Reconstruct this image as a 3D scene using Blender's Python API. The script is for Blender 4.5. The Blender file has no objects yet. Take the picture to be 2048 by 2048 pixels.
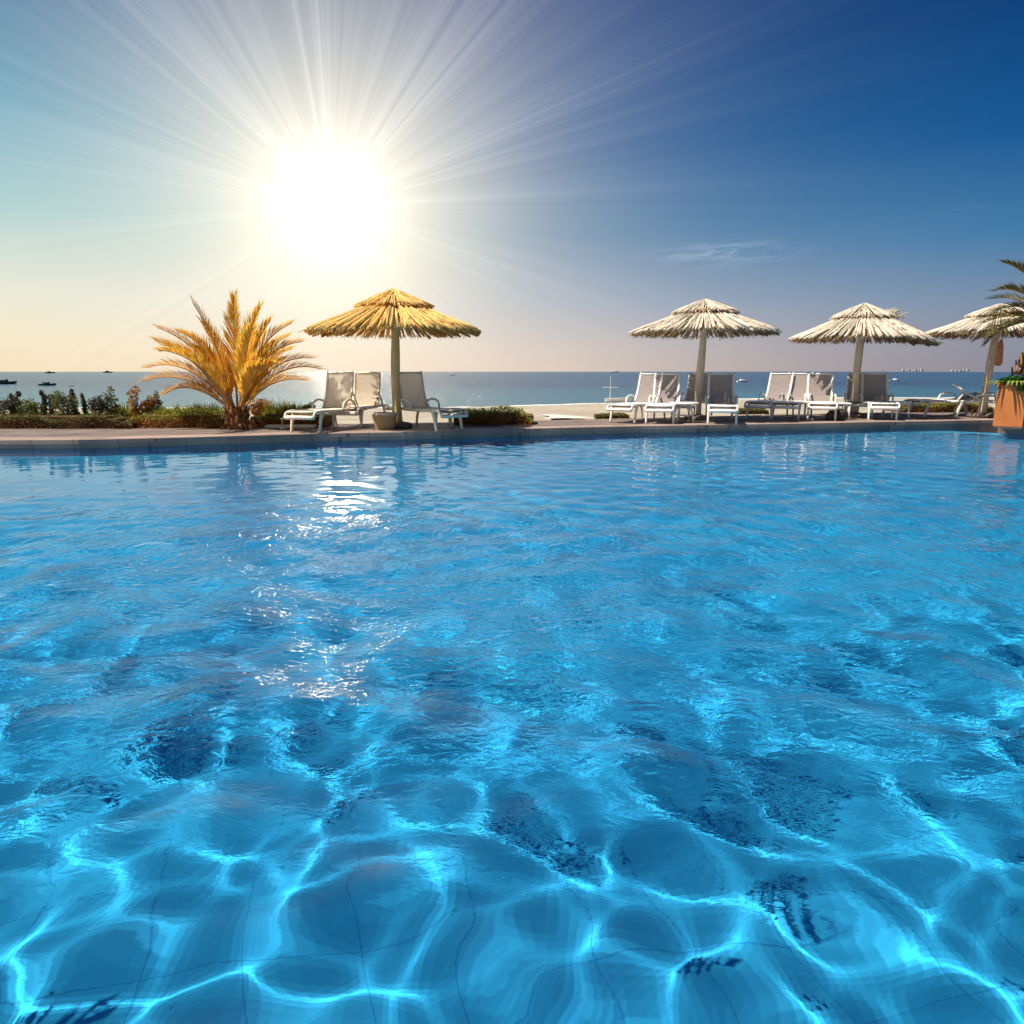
import bpy, math, random
import numpy as np
from mathutils import Vector, Matrix

S = bpy.context.scene
COL = S.collection
R = math.radians
PI = math.pi

# ------------------------------------------------------------------ camera
CAM_H = 1.02
PITCH = R(11.35)
FPX = 1400.0                      # focal length in pixels of a 2048 px wide frame
cam = bpy.data.cameras.new('camera')
cam.sensor_width = 36
cam.lens = FPX / 2048 * 36
cam.clip_start = 0.05
cam.clip_end = 60000
cam_ob = bpy.data.objects.new('camera', cam)
COL.objects.link(cam_ob)
cam_ob.location = (0, 0, CAM_H)
cam_ob.rotation_euler = (PI / 2 - PITCH, 0, 0)
S.camera = cam_ob

# ------------------------------------------------------------------ colour helpers
def lin(r, g, b, a=1.0):
    def f(c):
        c = c / 255.0
        return c / 12.92 if c <= 0.04045 else ((c + 0.055) / 1.055) ** 2.4
    return (f(r), f(g), f(b), a)

# ------------------------------------------------------------------ sky
SUN_AZ, SUN_EL = R(-108), R(59)             # where the shadows in the photograph come from
GLOW_AZ, GLOW_EL = R(-13.6), R(11.9)       # the bright patch of sky over the sea

def dvec(az, el):
    return Vector((math.sin(az) * math.cos(el), math.cos(az) * math.cos(el), math.sin(el)))

world = bpy.data.worlds.new('World')
S.world = world
world.use_nodes = True
wt = world.node_tree
wt.nodes.clear()

def N(t, kind, **kw):
    n = t.nodes.new(kind)
    for k, v in kw.items():
        setattr(n, k, v)
    return n

def M(t, op, a, b=None, c=None, clamp=False):
    n = t.nodes.new('ShaderNodeMath'); n.operation = op; n.use_clamp = clamp
    for i, v in enumerate((a, b, c)):
        if v is None: continue
        if isinstance(v, (int, float)): n.inputs[i].default_value = v
        else: t.links.new(v, n.inputs[i])
    return n.outputs[0]

def mixc(t, f, a, b, mode='MIX'):
    n = t.nodes.new('ShaderNodeMix'); n.data_type = 'RGBA'; n.blend_type = mode
    n.clamp_factor = False
    for sock, v in ((n.inputs[0], f), (n.inputs[6], a), (n.inputs[7], b)):
        if isinstance(v, (int, float)): sock.default_value = v
        elif isinstance(v, tuple): sock.default_value = v
        else: t.links.new(v, sock)
    return n.outputs[2]

def ramp(t, fac, stops, interp='LINEAR'):
    n = t.nodes.new('ShaderNodeValToRGB'); n.color_ramp.interpolation = interp
    e = n.color_ramp.elements
    while len(e) < len(stops): e.new(0.5)
    for i, (p, c) in enumerate(stops):
        e[i].position = p; e[i].color = c if len(c) == 4 else (*c, 1)
    t.links.new(fac, n.inputs[0])
    return n.outputs[0]

def build_sky():
    t = wt
    tc = N(t, 'ShaderNodeTexCoord')
    nrm = N(t, 'ShaderNodeVectorMath', operation='NORMALIZE')
    t.links.new(tc.outputs['Generated'], nrm.inputs[0])
    D = nrm.outputs[0]
    sep = N(t, 'ShaderNodeSeparateXYZ'); t.links.new(D, sep.inputs[0])
    X, Y, Z = sep.outputs
    zz = M(t, 'MULTIPLY', Z, 2.0, clamp=True)         # ramps run over z 0 .. 0.5
    left = ramp(t, zz, [(0.0, lin(240, 220, 188)), (.06, lin(240, 226, 194)), (.18, lin(226, 226, 210)),
                        (.36, lin(160, 200, 202)), (.56, lin(92, 160, 186)), (.76, lin(48, 118, 160)), (1, lin(14, 70, 120))])
    mid = ramp(t, zz, [(0.0, lin(212, 194, 182)), (.06, lin(202, 190, 186)), (.18, lin(160, 170, 186)),
                       (.36, lin(88, 132, 168)), (.56, lin(36, 98, 152)), (.84, lin(2, 70, 132)), (1, lin(0, 56, 114))])
    right = ramp(t, zz, [(0.0, lin(142, 138, 150)), (.07, lin(140, 144, 158)), (.16, lin(120, 142, 168)),
                         (.3, lin(66, 122, 166)), (.5, lin(12, 86, 146)), (.74, lin(0, 58, 116)), (1, lin(0, 42, 94))])
    fl = M(t, 'MULTIPLY_ADD', X, 1 / 0.62, 0.92, clamp=True)            # 0 at far left .. 1 just right of centre
    fl = M(t, 'SMOOTH_MIN', fl, 1.0, 0.1)
    fr = M(t, 'MULTIPLY_ADD', X, 1 / 0.5, -0.12, clamp=True)
    base = mixc(t, fl, left, mid)
    base = mixc(t, fr, base, right)
    # overhead and below
    zen = M(t, 'MULTIPLY_ADD', Z, 2.0, -0.9, clamp=True)
    base = mixc(t, zen, base, lin(6, 62, 120))
    # a little of the physical sky on top
    sky = N(t, 'ShaderNodeTexSky', sky_type='NISHITA')
    sky.sun_disc = False
    sky.sun_elevation = SUN_EL; sky.sun_rotation = SUN_AZ
    sk = mixc(t, 1.0, sky.outputs[0], (0.0012, 0.0012, 0.0012, 1), 'MULTIPLY')
    base = mixc(t, 1.0, base, sk, 'ADD')
    # bright aureole of the low sun
    g = dvec(GLOW_AZ, GLOW_EL)
    dot = N(t, 'ShaderNodeVectorMath', operation='DOT_PRODUCT'); t.links.new(D, dot.inputs[0]); dot.inputs[1].default_value = g
    ang = M(t, 'MULTIPLY', M(t, 'ARCCOSINE', M(t, 'MINIMUM', dot.outputs['Value'], 0.999999)), 180 / PI)
    core = M(t, 'EXPONENT', M(t, 'MULTIPLY', M(t, 'POWER', M(t, 'DIVIDE', ang, 2.9), 1.5), -1.0))
    halo = M(t, 'EXPONENT', M(t, 'MULTIPLY', M(t, 'POWER', M(t, 'DIVIDE', ang, 6.5), 1.2), -1.0))
    wide = M(t, 'EXPONENT', M(t, 'MULTIPLY', M(t, 'POWER', M(t, 'DIVIDE', ang, 17.0), 1.5), -1.0))
    cream = M(t, 'MULTIPLY', M(t, 'EXPONENT', M(t, 'MULTIPLY', M(t, 'POWER', M(t, 'DIVIDE', ang, 10.8), 1.4), -1.0)), .74)
    base = mixc(t, cream, base, lin(255, 238, 206))
    disc = M(t, 'EXPONENT', M(t, 'MULTIPLY', M(t, 'POWER', M(t, 'DIVIDE', ang, 1.1), 2.0), -1.0))
    # ray streaks like a lens burst, painted into the sky round the sun
    u = Vector((0, 0, 1)).cross(g).normalized(); v = g.cross(u)
    du = N(t, 'ShaderNodeVectorMath', operation='DOT_PRODUCT'); t.links.new(D, du.inputs[0]); du.inputs[1].default_value = u
    dv = N(t, 'ShaderNodeVectorMath', operation='DOT_PRODUCT'); t.links.new(D, dv.inputs[0]); dv.inputs[1].default_value = v
    phi = M(t, 'ARCTAN2', dv.outputs['Value'], du.outputs['Value'])
    cs = N(t, 'ShaderNodeCombineXYZ')
    t.links.new(M(t, 'COSINE', phi), cs.inputs[0]); t.links.new(M(t, 'SINE', phi), cs.inputs[1])
    cs.inputs[2].default_value = .37
    def ring_noise(scale, detail, rough):
        nz = N(t, 'ShaderNodeTexNoise'); nz.inputs['Scale'].default_value = scale; nz.inputs['Detail'].default_value = detail
        nz.inputs['Roughness'].default_value = rough
        t.links.new(cs.outputs[0], nz.inputs['Vector']); return nz.outputs[0]
    beam = M(t, 'MULTIPLY', M(t, 'MULTIPLY_ADD', ring_noise(3.2, 1.0, .5), 2.6, -.75, clamp=True),
             M(t, 'MULTIPLY_ADD', ring_noise(24.0, 3.0, .7), 3.2, -1.15, clamp=True))
    upw = M(t, 'MULTIPLY_ADD', M(t, 'SINE', phi), 0.42, 0.58, clamp=True)
    streakf = M(t, 'EXPONENT', M(t, 'MULTIPLY', M(t, 'POWER', M(t, 'DIVIDE', ang, 17.0), 1.5), -1.0))
    beam = M(t, 'MULTIPLY', M(t, 'MULTIPLY', beam, streakf), upw)
    def addc(base, f, col):
        return mixc(t, 1.0, base, mixc(t, f, (0, 0, 0, 1), col), 'ADD')
    base = addc(base, disc, (110, 96, 74, 1))
    base = addc(base, core, (.60, .60, .56, 1))
    base = addc(base, halo, (.50, .42, .28, 1))
    base = addc(base, wide, (.16, .15, .13, 1))
    base = addc(base, beam, (.33, .31, .30, 1))
    # two thin wisps of cirrus
    def wisp(b, az, el, w, h, amt, seed):
        c = dvec(R(az), R(el)); cu = Vector((math.cos(R(az)), -math.sin(R(az)), 0)); cv = c.cross(cu) * -1
        a1 = N(t, 'ShaderNodeVectorMath', operation='DOT_PRODUCT'); t.links.new(D, a1.inputs[0]); a1.inputs[1].default_value = cu
        a2 = N(t, 'ShaderNodeVectorMath', operation='DOT_PRODUCT'); t.links.new(D, a2.inputs[0]); a2.inputs[1].default_value = (0, 0, 1)
        uu = M(t, 'DIVIDE', a1.outputs['Value'], w)
        vv = M(t, 'DIVIDE', M(t, 'SUBTRACT', a2.outputs['Value'], math.sin(R(el))), h)
        m = M(t, 'EXPONENT', M(t, 'MULTIPLY', M(t, 'ADD', M(t, 'MULTIPLY', uu, uu), M(t, 'MULTIPLY', vv, vv)), -1.0))
        cc = N(t, 'ShaderNodeCombineXYZ')
        t.links.new(M(t, 'MULTIPLY', uu, .8), cc.inputs[0])
        t.links.new(M(t, 'ADD', M(t, 'MULTIPLY', vv, .9), M(t, 'MULTIPLY', uu, -.25)), cc.inputs[1]); cc.inputs[2].default_value = seed
        n2 = N(t, 'ShaderNodeTexNoise'); n2.inputs['Scale'].default_value = 1.9; n2.inputs['Detail'].default_value = 6
        n2.inputs['Distortion'].default_value = .6
        t.links.new(cc.outputs[0], n2.inputs['Vector'])
        k = M(t, 'MULTIPLY', M(t, 'MULTIPLY', m, M(t, 'MULTIPLY_ADD', n2.outputs[0], 3.4, -1.45, clamp=True)), amt)
        return addc(b, k, (.5, .5, .52, 1))
    base = wisp(base, 16.2, 8.6, .070, .012, .42, 2.3)
    base = wisp(base, 30.0, 10.2, .06, .008, .05, 7.7)
    bg = N(t, 'ShaderNodeBackground'); bg.inputs[1].default_value = 0.66
    t.links.new(base, bg.inputs[0])
    out = N(t, 'ShaderNodeOutputWorld'); t.links.new(bg.outputs[0], out.inputs[0])
build_sky()
world.cycles.sampling_method = 'MANUAL'
world.cycles.sample_map_resolution = 1024

# ------------------------------------------------------------------ sun
sun = bpy.data.lights.new('sun', 'SUN')
sun.energy = 5.0
sun.angle = R(0.5)
sun.color = (1.0, 0.93, 0.82)
sun.cycles.is_caustics_light = True
sun_ob = bpy.data.objects.new('sun', sun)
COL.objects.link(sun_ob)
sun_ob.rotation_euler = dvec(SUN_AZ, SUN_EL).to_track_quat('Z', 'Y').to_euler()

S.view_settings.view_transform = 'Standard'
S.view_settings.look = 'None'
S.view_settings.exposure = 0.62
S.view_settings.gamma = 1
S.cycles.max_bounces = 10
S.cycles.transparent_max_bounces = 24
S.cycles.use_denoising = True
S.cycles.sample_clamp_indirect = 3.0

# ------------------------------------------------------------------ geometry helpers
def ray(px, py):
    x = (px - 1024) / FPX; y = -(py - 1024) / FPX
    return Vector((x, math.cos(PITCH) + y * math.sin(PITCH), -math.sin(PITCH) + y * math.cos(PITCH)))
def on_plane(px, py, z=0.0):
    d = ray(px, py); s = (z - CAM_H) / d.z
    return Vector((d.x * s, d.y * s, z))
def at_y(px, py, Y):
    d = ray(px, py); s = Y / d.y
    return Vector((d.x * s, Y, CAM_H + d.z * s))

class MB:
    """collects vertices and faces for one mesh"""
    def __init__(s): s.v = []; s.f = []
    def add(s, vs, fs):
        o = len(s.v); s.v += [tuple(v) for v in vs]; s.f += [tuple(i + o for i in f) for f in fs]
    def box(s, c, d, rot=None, bev=0.0):
        x, y, z = d[0] / 2, d[1] / 2, d[2] / 2
        if bev <= 0:
            vs = [Vector((a * x, b * y, e * z)) for a in (-1, 1) for b in (-1, 1) for e in (-1, 1)]
            fs = [(0, 1, 3, 2), (4, 6, 7, 5), (0, 4, 5, 1), (2, 3, 7, 6), (0, 2, 6, 4), (1, 5, 7, 3)]
        else:
            bev = min(bev, x * .9, y * .9, z * .9)
            vs = []; ring = []
            def sect(zz, ins):
                p = []
                for (sx, sy) in ((1, 1), (-1, 1), (-1, -1), (1, -1)):
                    a, b = (x - ins), (y - ins)
                    q = [(a, b - bev), (a - bev, b)] if sx * sy > 0 else [(a - bev, b), (a, b - bev)]
                    p += [Vector((sx * q[0][0], sy * q[0][1], zz)), Vector((sx * q[1][0], sy * q[1][1], zz))]
                return p
            levels = [(-z, bev * .7), (-z + bev, 0), (z - bev, 0), (z, bev * .7)]
            for zz, ins in levels: vs += sect(zz, ins)
            fs = [tuple(range(7, -1, -1)), tuple(range(24, 32))]
            for l in range(3):
                for i in range(8):
                    j = (i + 1) % 8
                    fs.append((l * 8 + i, l * 8 + j, l * 8 + 8 + j, l * 8 + 8 + i))
        if rot is not None: vs = [rot @ v for v in vs]
        c = Vector(c)
        s.add([v + c for v in vs], fs)
    def tube(s, pts, rad, n=8, cap=True, flat=1.0, side=None):
        pts = [Vector(p) for p in pts]
        if not hasattr(rad, '__len__'): rad = [rad] * len(pts)
        vs = []; fs = []; prev = None
        for i, p in enumerate(pts):
            if i == 0: tdir = pts[1] - pts[0]
            elif i == len(pts) - 1: tdir = pts[-1] - pts[-2]
            else: tdir = pts[i + 1] - pts[i - 1]
            tdir.normalize()
            if side is not None: a = Vector(side)
            elif prev is None: a = Vector((0, 0, 1)) if abs(tdir.z) < .9 else Vector((1, 0, 0))
            else: a = prev
            a = (a - tdir * a.dot(tdir)).normalized(); prev = a
            b = tdir.cross(a)
            for k in range(n):
                an = 2 * PI * k / n
                vs.append(p + a * math.cos(an) * rad[i] + b * math.sin(an) * rad[i] * flat)
        for i in range(len(pts) - 1):
            for k in range(n):
                j = (k + 1) % n
                fs.append((i * n + k, i * n + j, i * n + n + j, i * n + n + k))
        if cap:
            fs.append(tuple(range(n - 1, -1, -1))); m = (len(pts) - 1) * n
            fs.append(tuple(range(m, m + n)))
        s.add(vs, fs)
    def lathe(s, prof, n=24, c=(0, 0, 0), jit=None):
        vs = []; fs = []
        for r, z in prof:
            for k in range(n):
                a = 2 * PI * k / n
                vs.append((c[0] + r * math.cos(a), c[1] + r * math.sin(a), c[2] + z))
        for i in range(len(prof) - 1):
            for k in range(n):
                j = (k + 1) % n
                fs.append((i * n + k, i * n + j, i * n + n + j, i * n + n + k))
        fs.append(tuple(range(n - 1, -1, -1))); m = (len(prof) - 1) * n
        fs.append(tuple(range(m, m + n)))
        s.add(vs, fs)
    def build(s, name, mat, parent=None, smooth=False):
        m = bpy.data.meshes.new(name); m.from_pydata(s.v, [], s.f); m.update()
        if smooth: m.polygons.foreach_set('use_smooth', [True] * len(m.polygons))
        for mm in (mat if isinstance(mat, (list, tuple)) else [mat]): m.materials.append(mm)
        o = bpy.data.objects.new(name, m); COL.objects.link(o)
        if parent is not None: o.parent = parent
        return o

def np_mesh(name, V, F, mat, smooth=False, parent=None):
    V = np.asarray(V, dtype=np.float32); F = np.asarray(F, dtype=np.int32)
    m = bpy.data.meshes.new(name)
    m.vertices.add(len(V)); m.vertices.foreach_set('co', V.ravel())
    k = F.shape[1]
    m.loops.add(F.size); m.loops.foreach_set('vertex_index', F.ravel())
    m.polygons.add(len(F)); m.polygons.foreach_set('loop_start', np.arange(0, F.size, k, dtype=np.int32))
    m.polygons.foreach_set('loop_total', np.full(len(F), k, dtype=np.int32))
    m.update(calc_edges=True)
    if smooth: m.polygons.foreach_set('use_smooth', np.ones(len(F), bool))
    m.materials.append(mat)
    o = bpy.data.objects.new(name, m); COL.objects.link(o)
    if parent is not None: o.parent = parent
    return o

def tag(o, label=None, cat=None, group=None, kind=None):
    if label: o['label'] = label
    if cat: o['category'] = cat
    if group: o['group'] = group
    if kind: o['kind'] = kind
    return o
def thing(name, label, cat, loc=(0, 0, 0), rz=0.0, group=None):
    o = bpy.data.objects.new(name, None); COL.objects.link(o)
    o.location = loc; o.rotation_euler = (0, 0, rz); o.empty_display_size = .2
    return tag(o, label, cat, group)
def copy_tree(o, parent=None):
    c = o.copy(); COL.objects.link(c); c.parent = parent
    for ch in list(o.children): copy_tree(ch, c)
    return c

# ------------------------------------------------------------------ materials
def new_mat(name):
    m = bpy.data.materials.new(name); m.use_nodes = True
    return m, m.node_tree, m.node_tree.nodes['Principled BSDF']

def mat_noise(name, c1, c2, scale=5, rough=.7, bump=.0, bscale=None, detail=5, stretch=None, transl=0.0, spec=.3, metal=0.0, bdist=.01, c3=None):
    m, t, b = new_mat(name)
    tc = N(t, 'ShaderNodeTexCoord')
    src = tc.outputs['Object']
    if stretch:
        mp = N(t, 'ShaderNodeMapping'); mp.inputs['Scale'].default_value = stretch
        t.links.new(src, mp.inputs[0]); src = mp.outputs[0]
    n = N(t, 'ShaderNodeTexNoise'); n.inputs['Scale'].default_value = scale; n.inputs['Detail'].default_value = detail
    n.inputs['Roughness'].default_value = .65
    t.links.new(src, n.inputs['Vector'])
    st = [(.3, c1), (.7, c2)] if c3 is None else [(.3, c1), (.5, c2), (.72, c3)]
    col = ramp(t, n.outputs[0], st)
    t.links.new(col, b.inputs['Base Color'])
    b.inputs['Roughness'].default_value = rough
    b.inputs['Specular IOR Level'].default_value = spec
    b.inputs['Metallic'].default_value = metal
    if bump:
        n2 = N(t, 'ShaderNodeTexNoise'); n2.inputs['Scale'].default_value = bscale or scale * 4; n2.inputs['Detail'].default_value = 4
        t.links.new(src, n2.inputs['Vector'])
        bp = N(t, 'ShaderNodeBump'); bp.inputs['Strength'].default_value = bump; bp.inputs['Distance'].default_value = bdist
        t.links.new(n2.outputs[0], bp.inputs['Height']); t.links.new(bp.outputs[0], b.inputs['Normal'])
    if transl:
        tr = N(t, 'ShaderNodeBsdfTranslucent'); t.links.new(col, tr.inputs[0])
        mx = N(t, 'ShaderNodeMixShader'); mx.inputs[0].default_value = transl
        t.links.new(b.outputs[0], mx.inputs[1]); t.links.new(tr.outputs[0], mx.inputs[2])
        t.links.new(mx.outputs[0], t.nodes['Material Output'].inputs[0])
    return m

def island_var(m, amt=.35):
    """varies the base colour from reed to reed / leaf to leaf"""
    t = m.node_tree
    b = t.nodes['Principled BSDF']
    lk = b.inputs['Base Color'].links[0]; src = lk.from_socket
    g = N(t, 'ShaderNodeNewGeometry')
    f = M(t, 'MULTIPLY_ADD', g.outputs['Random Per Island'], amt * 2, 1 - amt)
    mul = N(t, 'ShaderNodeVectorMath', operation='SCALE')
    t.links.new(src, mul.inputs[0]); t.links.new(f, mul.inputs['Scale'])
    for l in list(t.links):
        if l.from_socket == src and l.to_node != mul:
            ts = l.to_socket; t.links.remove(l); t.links.new(mul.outputs[0], ts)
    return m

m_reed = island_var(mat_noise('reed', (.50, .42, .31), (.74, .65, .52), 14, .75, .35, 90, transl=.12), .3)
m_reed_glare = island_var(mat_noise('glare_tinted_reed', (.82, .52, .13), (.97, .74, .30), 14, .75, .35, 90, transl=.35), .28)  # golden lens glare painted into the reed colour
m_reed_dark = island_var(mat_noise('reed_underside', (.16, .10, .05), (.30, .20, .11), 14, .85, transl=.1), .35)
m_reed_dark_glare = island_var(mat_noise('glare_tinted_reed_underside', (.45, .24, .05), (.65, .40, .12), 14, .85, transl=.35), .3)  # same golden glare painted into the underside reeds
m_pole = mat_noise('peeled_wood', (.50, .36, .22), (.74, .62, .46), 6, .6, .4, 30, stretch=(6, 6, .6), bdist=.006)
m_pole_glare = mat_noise('glare_tinted_wood', (.60, .38, .12), (.80, .56, .26), 6, .6, .4, 30, stretch=(6, 6, .6), bdist=.006)  # warm glare put into the pole's wood colour
m_white = mat_noise('white_resin', (.70, .66, .60), (.84, .81, .76), 9, .35, .1, 60, spec=.5)
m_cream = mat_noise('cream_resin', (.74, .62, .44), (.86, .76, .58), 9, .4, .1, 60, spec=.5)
m_wicker = mat_noise('wicker', (.36, .22, .09), (.66, .46, .24), 30, .7, .8, 60, stretch=(1, 1, 5))
m_darkbag = mat_noise('dark_canvas', (.03, .025, .02), (.09, .07, .05), 12, .8, .4)
m_orange_cloth = mat_noise('orange_cloth', (.55, .22, .10), (.72, .36, .18), 8, .8, .3, transl=.3)

def mat_sling(name, c1, c2, alpha):
    m = mat_noise(name, c1, c2, 30, .7, transl=.35)
    t = m.node_tree; b = t.nodes['Principled BSDF']
    tc = N(t, 'ShaderNodeTexCoord')
    wv = N(t, 'ShaderNodeTexWave'); wv.bands_direction = 'Z'; wv.inputs['Scale'].default_value = 14; wv.inputs['Distortion'].default_value = .4
    t.links.new(tc.outputs['Object'], wv.inputs['Vector'])
    t.links.new(M(t, 'MULTIPLY_ADD', wv.outputs['Fac'], .2, alpha), b.inputs['Alpha'])
    return m
m_sling = mat_sling('taupe_mesh_fabric', (.40, .33, .30), (.54, .46, .42), .6)
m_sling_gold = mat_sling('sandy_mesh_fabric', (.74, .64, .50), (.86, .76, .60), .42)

m_frond_glare = island_var(mat_noise('glare_tinted_frond', (.72, .38, .02), (.90, .58, .09), 3, .5, transl=.5, c3=(.62, .44, .05)), .3)  # orange glare painted into the frond colour
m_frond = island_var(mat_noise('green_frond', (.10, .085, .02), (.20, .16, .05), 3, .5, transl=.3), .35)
m_rachis = mat_noise('frond_stem', (.42, .20, .05), (.60, .34, .10), 6, .55)
m_trunk = island_var(mat_noise('palm_bark', (.20, .08, .025), (.42, .19, .07), 12, .85, .6), .3)
m_leaf = island_var(mat_noise('shrub_leaf', (.08, .09, .02), (.18, .20, .045), 4, .6, transl=.3), .4)
m_leaf_dark = island_var(mat_noise('dark_shrub_leaf', (.035, .035, .018), (.09, .075, .035), 4, .6, transl=.2), .4)
m_leaf_yel = island_var(mat_noise('bright_leaf', (.20, .22, .025), (.38, .38, .06), 4, .6, transl=.4), .4)
m_leaf_lush = island_var(mat_noise('lush_leaf', (.01, .07, .01), (.05, .16, .02), 5, .4, transl=.3), .4)
m_dry = island_var(mat_noise('dry_twigs', (.07, .032, .01), (.15, .075, .022), 5, .85, transl=.1), .4)
m_dry_gold = island_var(mat_noise('dry_golden_twigs', (.26, .11, .018), (.46, .21, .04), 5, .85, transl=.2), .4)
m_stem = mat_noise('twig', (.10, .06, .03), (.18, .11, .06), 8, .8)

# ------------------------------------------------------------------ pool outline (world metres, seen from above)
WZ = -0.12                                   # water level; the deck is z = 0
front_px = [(0, 898), (160, 897), (320, 893), (640, 883), (880, 878), (1080, 871), (1280, 866), (1560, 861), (1800, 856), (1996, 852)]
back_px = [(0, 857), (160, 855), (340, 852), (620, 849), (880, 845), (1080, 841), (1280, 836), (1560, 829), (1800, 824), (1996, 820)]
front = [on_plane(x, y, WZ) for x, y in front_px]
back = [on_plane(x, y, 0) for x, y in back_px]
c1 = on_plane(2016, 868, WZ)
step = [c1, Vector((c1.x + 1.2, c1.y - .1, 0)), Vector((13.5, c1.y - .5, 0))]
inner = [Vector((-15, -3, 0)), Vector((-15, front[0].y + .25, 0))] + front + step + [Vector((13.5, -3, 0))]
outer = [Vector((-24, -9, 0)), Vector((-24, back[0].y - .2, 0))] + back + \
        [Vector((back[-1].x + .6, back[-1].y + .1, 0)), Vector((back[-1].x + 2.5, back[-1].y + .2, 0)), Vector((22, back[-1].y + .6, 0))] + [Vector((22, -9, 0))]
inner = [Vector((p.x, p.y, 0)) for p in inner]
NR = len(inner)
def outward(i):
    a = inner[(i - 1) % NR]; b = inner[(i + 1) % NR]; p = inner[i]
    e1 = (p - a).normalized(); e2 = (b - p).normalized()
    n1 = Vector((-e1.y, e1.x, 0)); n2 = Vector((-e2.y, e2.x, 0))
    n = (n1 + n2).normalized(); return n / max(.5, n.dot(n1))
CW = 0.46
cop = [inner[i] + outward(i) * CW for i in range(NR)]
lip = [inner[i] - outward(i) * 0.03 for i in range(NR)]

def slab_mat(name, c1, c2, mortar, bw, bh, ms, rough=.75):
    m, t, b = new_mat(name)
    tc = N(t, 'ShaderNodeTexCoord')
    br = N(t, 'ShaderNodeTexBrick'); t.links.new(tc.outputs['Object'], br.inputs['Vector'])
    br.inputs['Scale'].default_value = 1; br.inputs['Brick Width'].default_value = bw; br.inputs['Row Height'].default_value = bh
    br.inputs['Mortar Size'].default_value = ms; br.inputs['Color1'].default_value = c1; br.inputs['Color2'].default_value = c2
    br.inputs['Mortar'].default_value = mortar
    n = N(t, 'ShaderNodeTexNoise'); n.inputs['Scale'].default_value = 1.3; n.inputs['Detail'].default_value = 8
    t.links.new(tc.outputs['Object'], n.inputs['Vector'])
    k = ramp(t, n.outputs[0], [(.3, (.6, .6, .6, 1)), (.7, (1.12, 1.12, 1.12, 1))])
    col = mixc(t, 1.0, br.outputs[0], k, 'MULTIPLY')
    t.links.new(col, b.inputs['Base Color'])
    n3 = N(t, 'ShaderNodeTexNoise'); n3.inputs['Scale'].default_value = 60; n3.inputs['Detail'].default_value = 3
    t.links.new(tc.outputs['Object'], n3.inputs['Vector'])
    h = M(t, 'ADD', M(t, 'MULTIPLY', n3.outputs[0], .3), M(t, 'SUBTRACT', 1.0, br.outputs['Fac']))
    bp = N(t, 'ShaderNodeBump'); bp.inputs['Strength'].default_value = .5; bp.inputs['Distance'].default_value = .004
    t.links.new(h, bp.inputs['Height']); t.links.new(bp.outputs[0], b.inputs['Normal'])
    b.inputs['Roughness'].default_value = rough
    return m
m_deck = slab_mat('deck_stone', (.17, .125, .10, 1), (.22, .16, .13, 1), (.09, .07, .06, 1), .9, .45, .012)
m_cop = slab_mat('coping_stone', (.30, .20, .155, 1), (.38, .265, .21, 1), (.16, .12, .10, 1), .6, .9, .006, .65)
m_sand = mat_noise('sand', (.27, .225, .16), (.42, .365, .28), .7, .9, .5, 25, bdist=.03)
m_path = mat_noise('pale_path', (.55, .50, .42), (.66, .61, .53), 2, .9, .3, 25)

# deck: one sheet running round the pool
b = MB(); vs = [p + Vector((0, 0, 0)) for p in cop] + outer
b.add(vs, [(i, NR + i, NR + (i + 1) % NR, (i + 1) % NR) for i in range(NR)])
skirt = [p - Vector((0, 0, .2)) for p in outer]
b.add(outer + skirt, [((i + 1) % NR, i, NR + i, NR + (i + 1) % NR) for i in range(NR)])
deck = b.build('pool_deck', m_deck); tag(deck, kind='structure')
# coping: raised stone border with a rounded nose over the water
b = MB()
prof = [(cop, -.03), (cop, .012), (None, .016), (lip, .012), (lip, -.05), (inner, -.056), (inner, -.30)]  # stone runs on below the water, standing in for a brownish reflection
rings = []
for ring, z in prof:
    if ring is None: ring = [lip[i] + (cop[i] - lip[i]) * .06 for i in range(NR)]
    rings.append([Vector((p.x, p.y, z)) for p in ring])

allv = [p for r_ in rings for p in r_]; fs = []
for k in range(len(rings) - 1):
    for i in range(NR):
        j = (i + 1) % NR; fs.append((k * NR + i, k * NR + j, (k + 1) * NR + j, (k + 1) * NR + i))
b.add(allv, fs)
tag(b.build('pool_coping', m_cop), kind='structure')

# pool basin: tiled floor and walls
def tile_mat():
    m, t, b = new_mat('blue_pool_tile')
    tc = N(t, 'ShaderNodeTexCoord')
    mp = N(t, 'ShaderNodeMapping'); mp.inputs['Rotation'].default_value = (0, 0, R(-14)); t.links.new(tc.outputs['Object'], mp.inputs[0])
    br = N(t, 'ShaderNodeTexBrick'); t.links.new(mp.outputs[0], br.inputs['Vector'])
    br.offset = 0
    br.inputs['Scale'].default_value = 1; br.inputs['Brick Width'].default_value = .33; br.inputs['Row Height'].default_value = .33
    br.inputs['Mortar Size'].default_value = .003; br.inputs['Bias'].default_value = 0
    br.inputs['Color1'].default_value = (.016, .25, .47, 1); br.inputs['Color2'].default_value = (.020, .28, .51, 1)
    br.inputs['Mortar'].default_value = (.012, .19, .40, 1)
    n = N(t, 'ShaderNodeTexNoise'); n.inputs['Scale'].default_value = .5; n.inputs['Detail'].default_value = 3
    t.links.new(tc.outputs['Object'], n.inputs['Vector'])
    k = ramp(t, n.outputs[0], [(.35, (.85, .85, .88, 1)), (.65, (1.1, 1.1, 1.05, 1))])
    t.links.new(mixc(t, 1.0, br.outputs[0], k, 'MULTIPLY'), b.inputs['Base Color'])
    b.inputs['Roughness'].default_value = .9; b.inputs['Specular IOR Level'].default_value = .1
    return m
m_tile = tile_mat()
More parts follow.
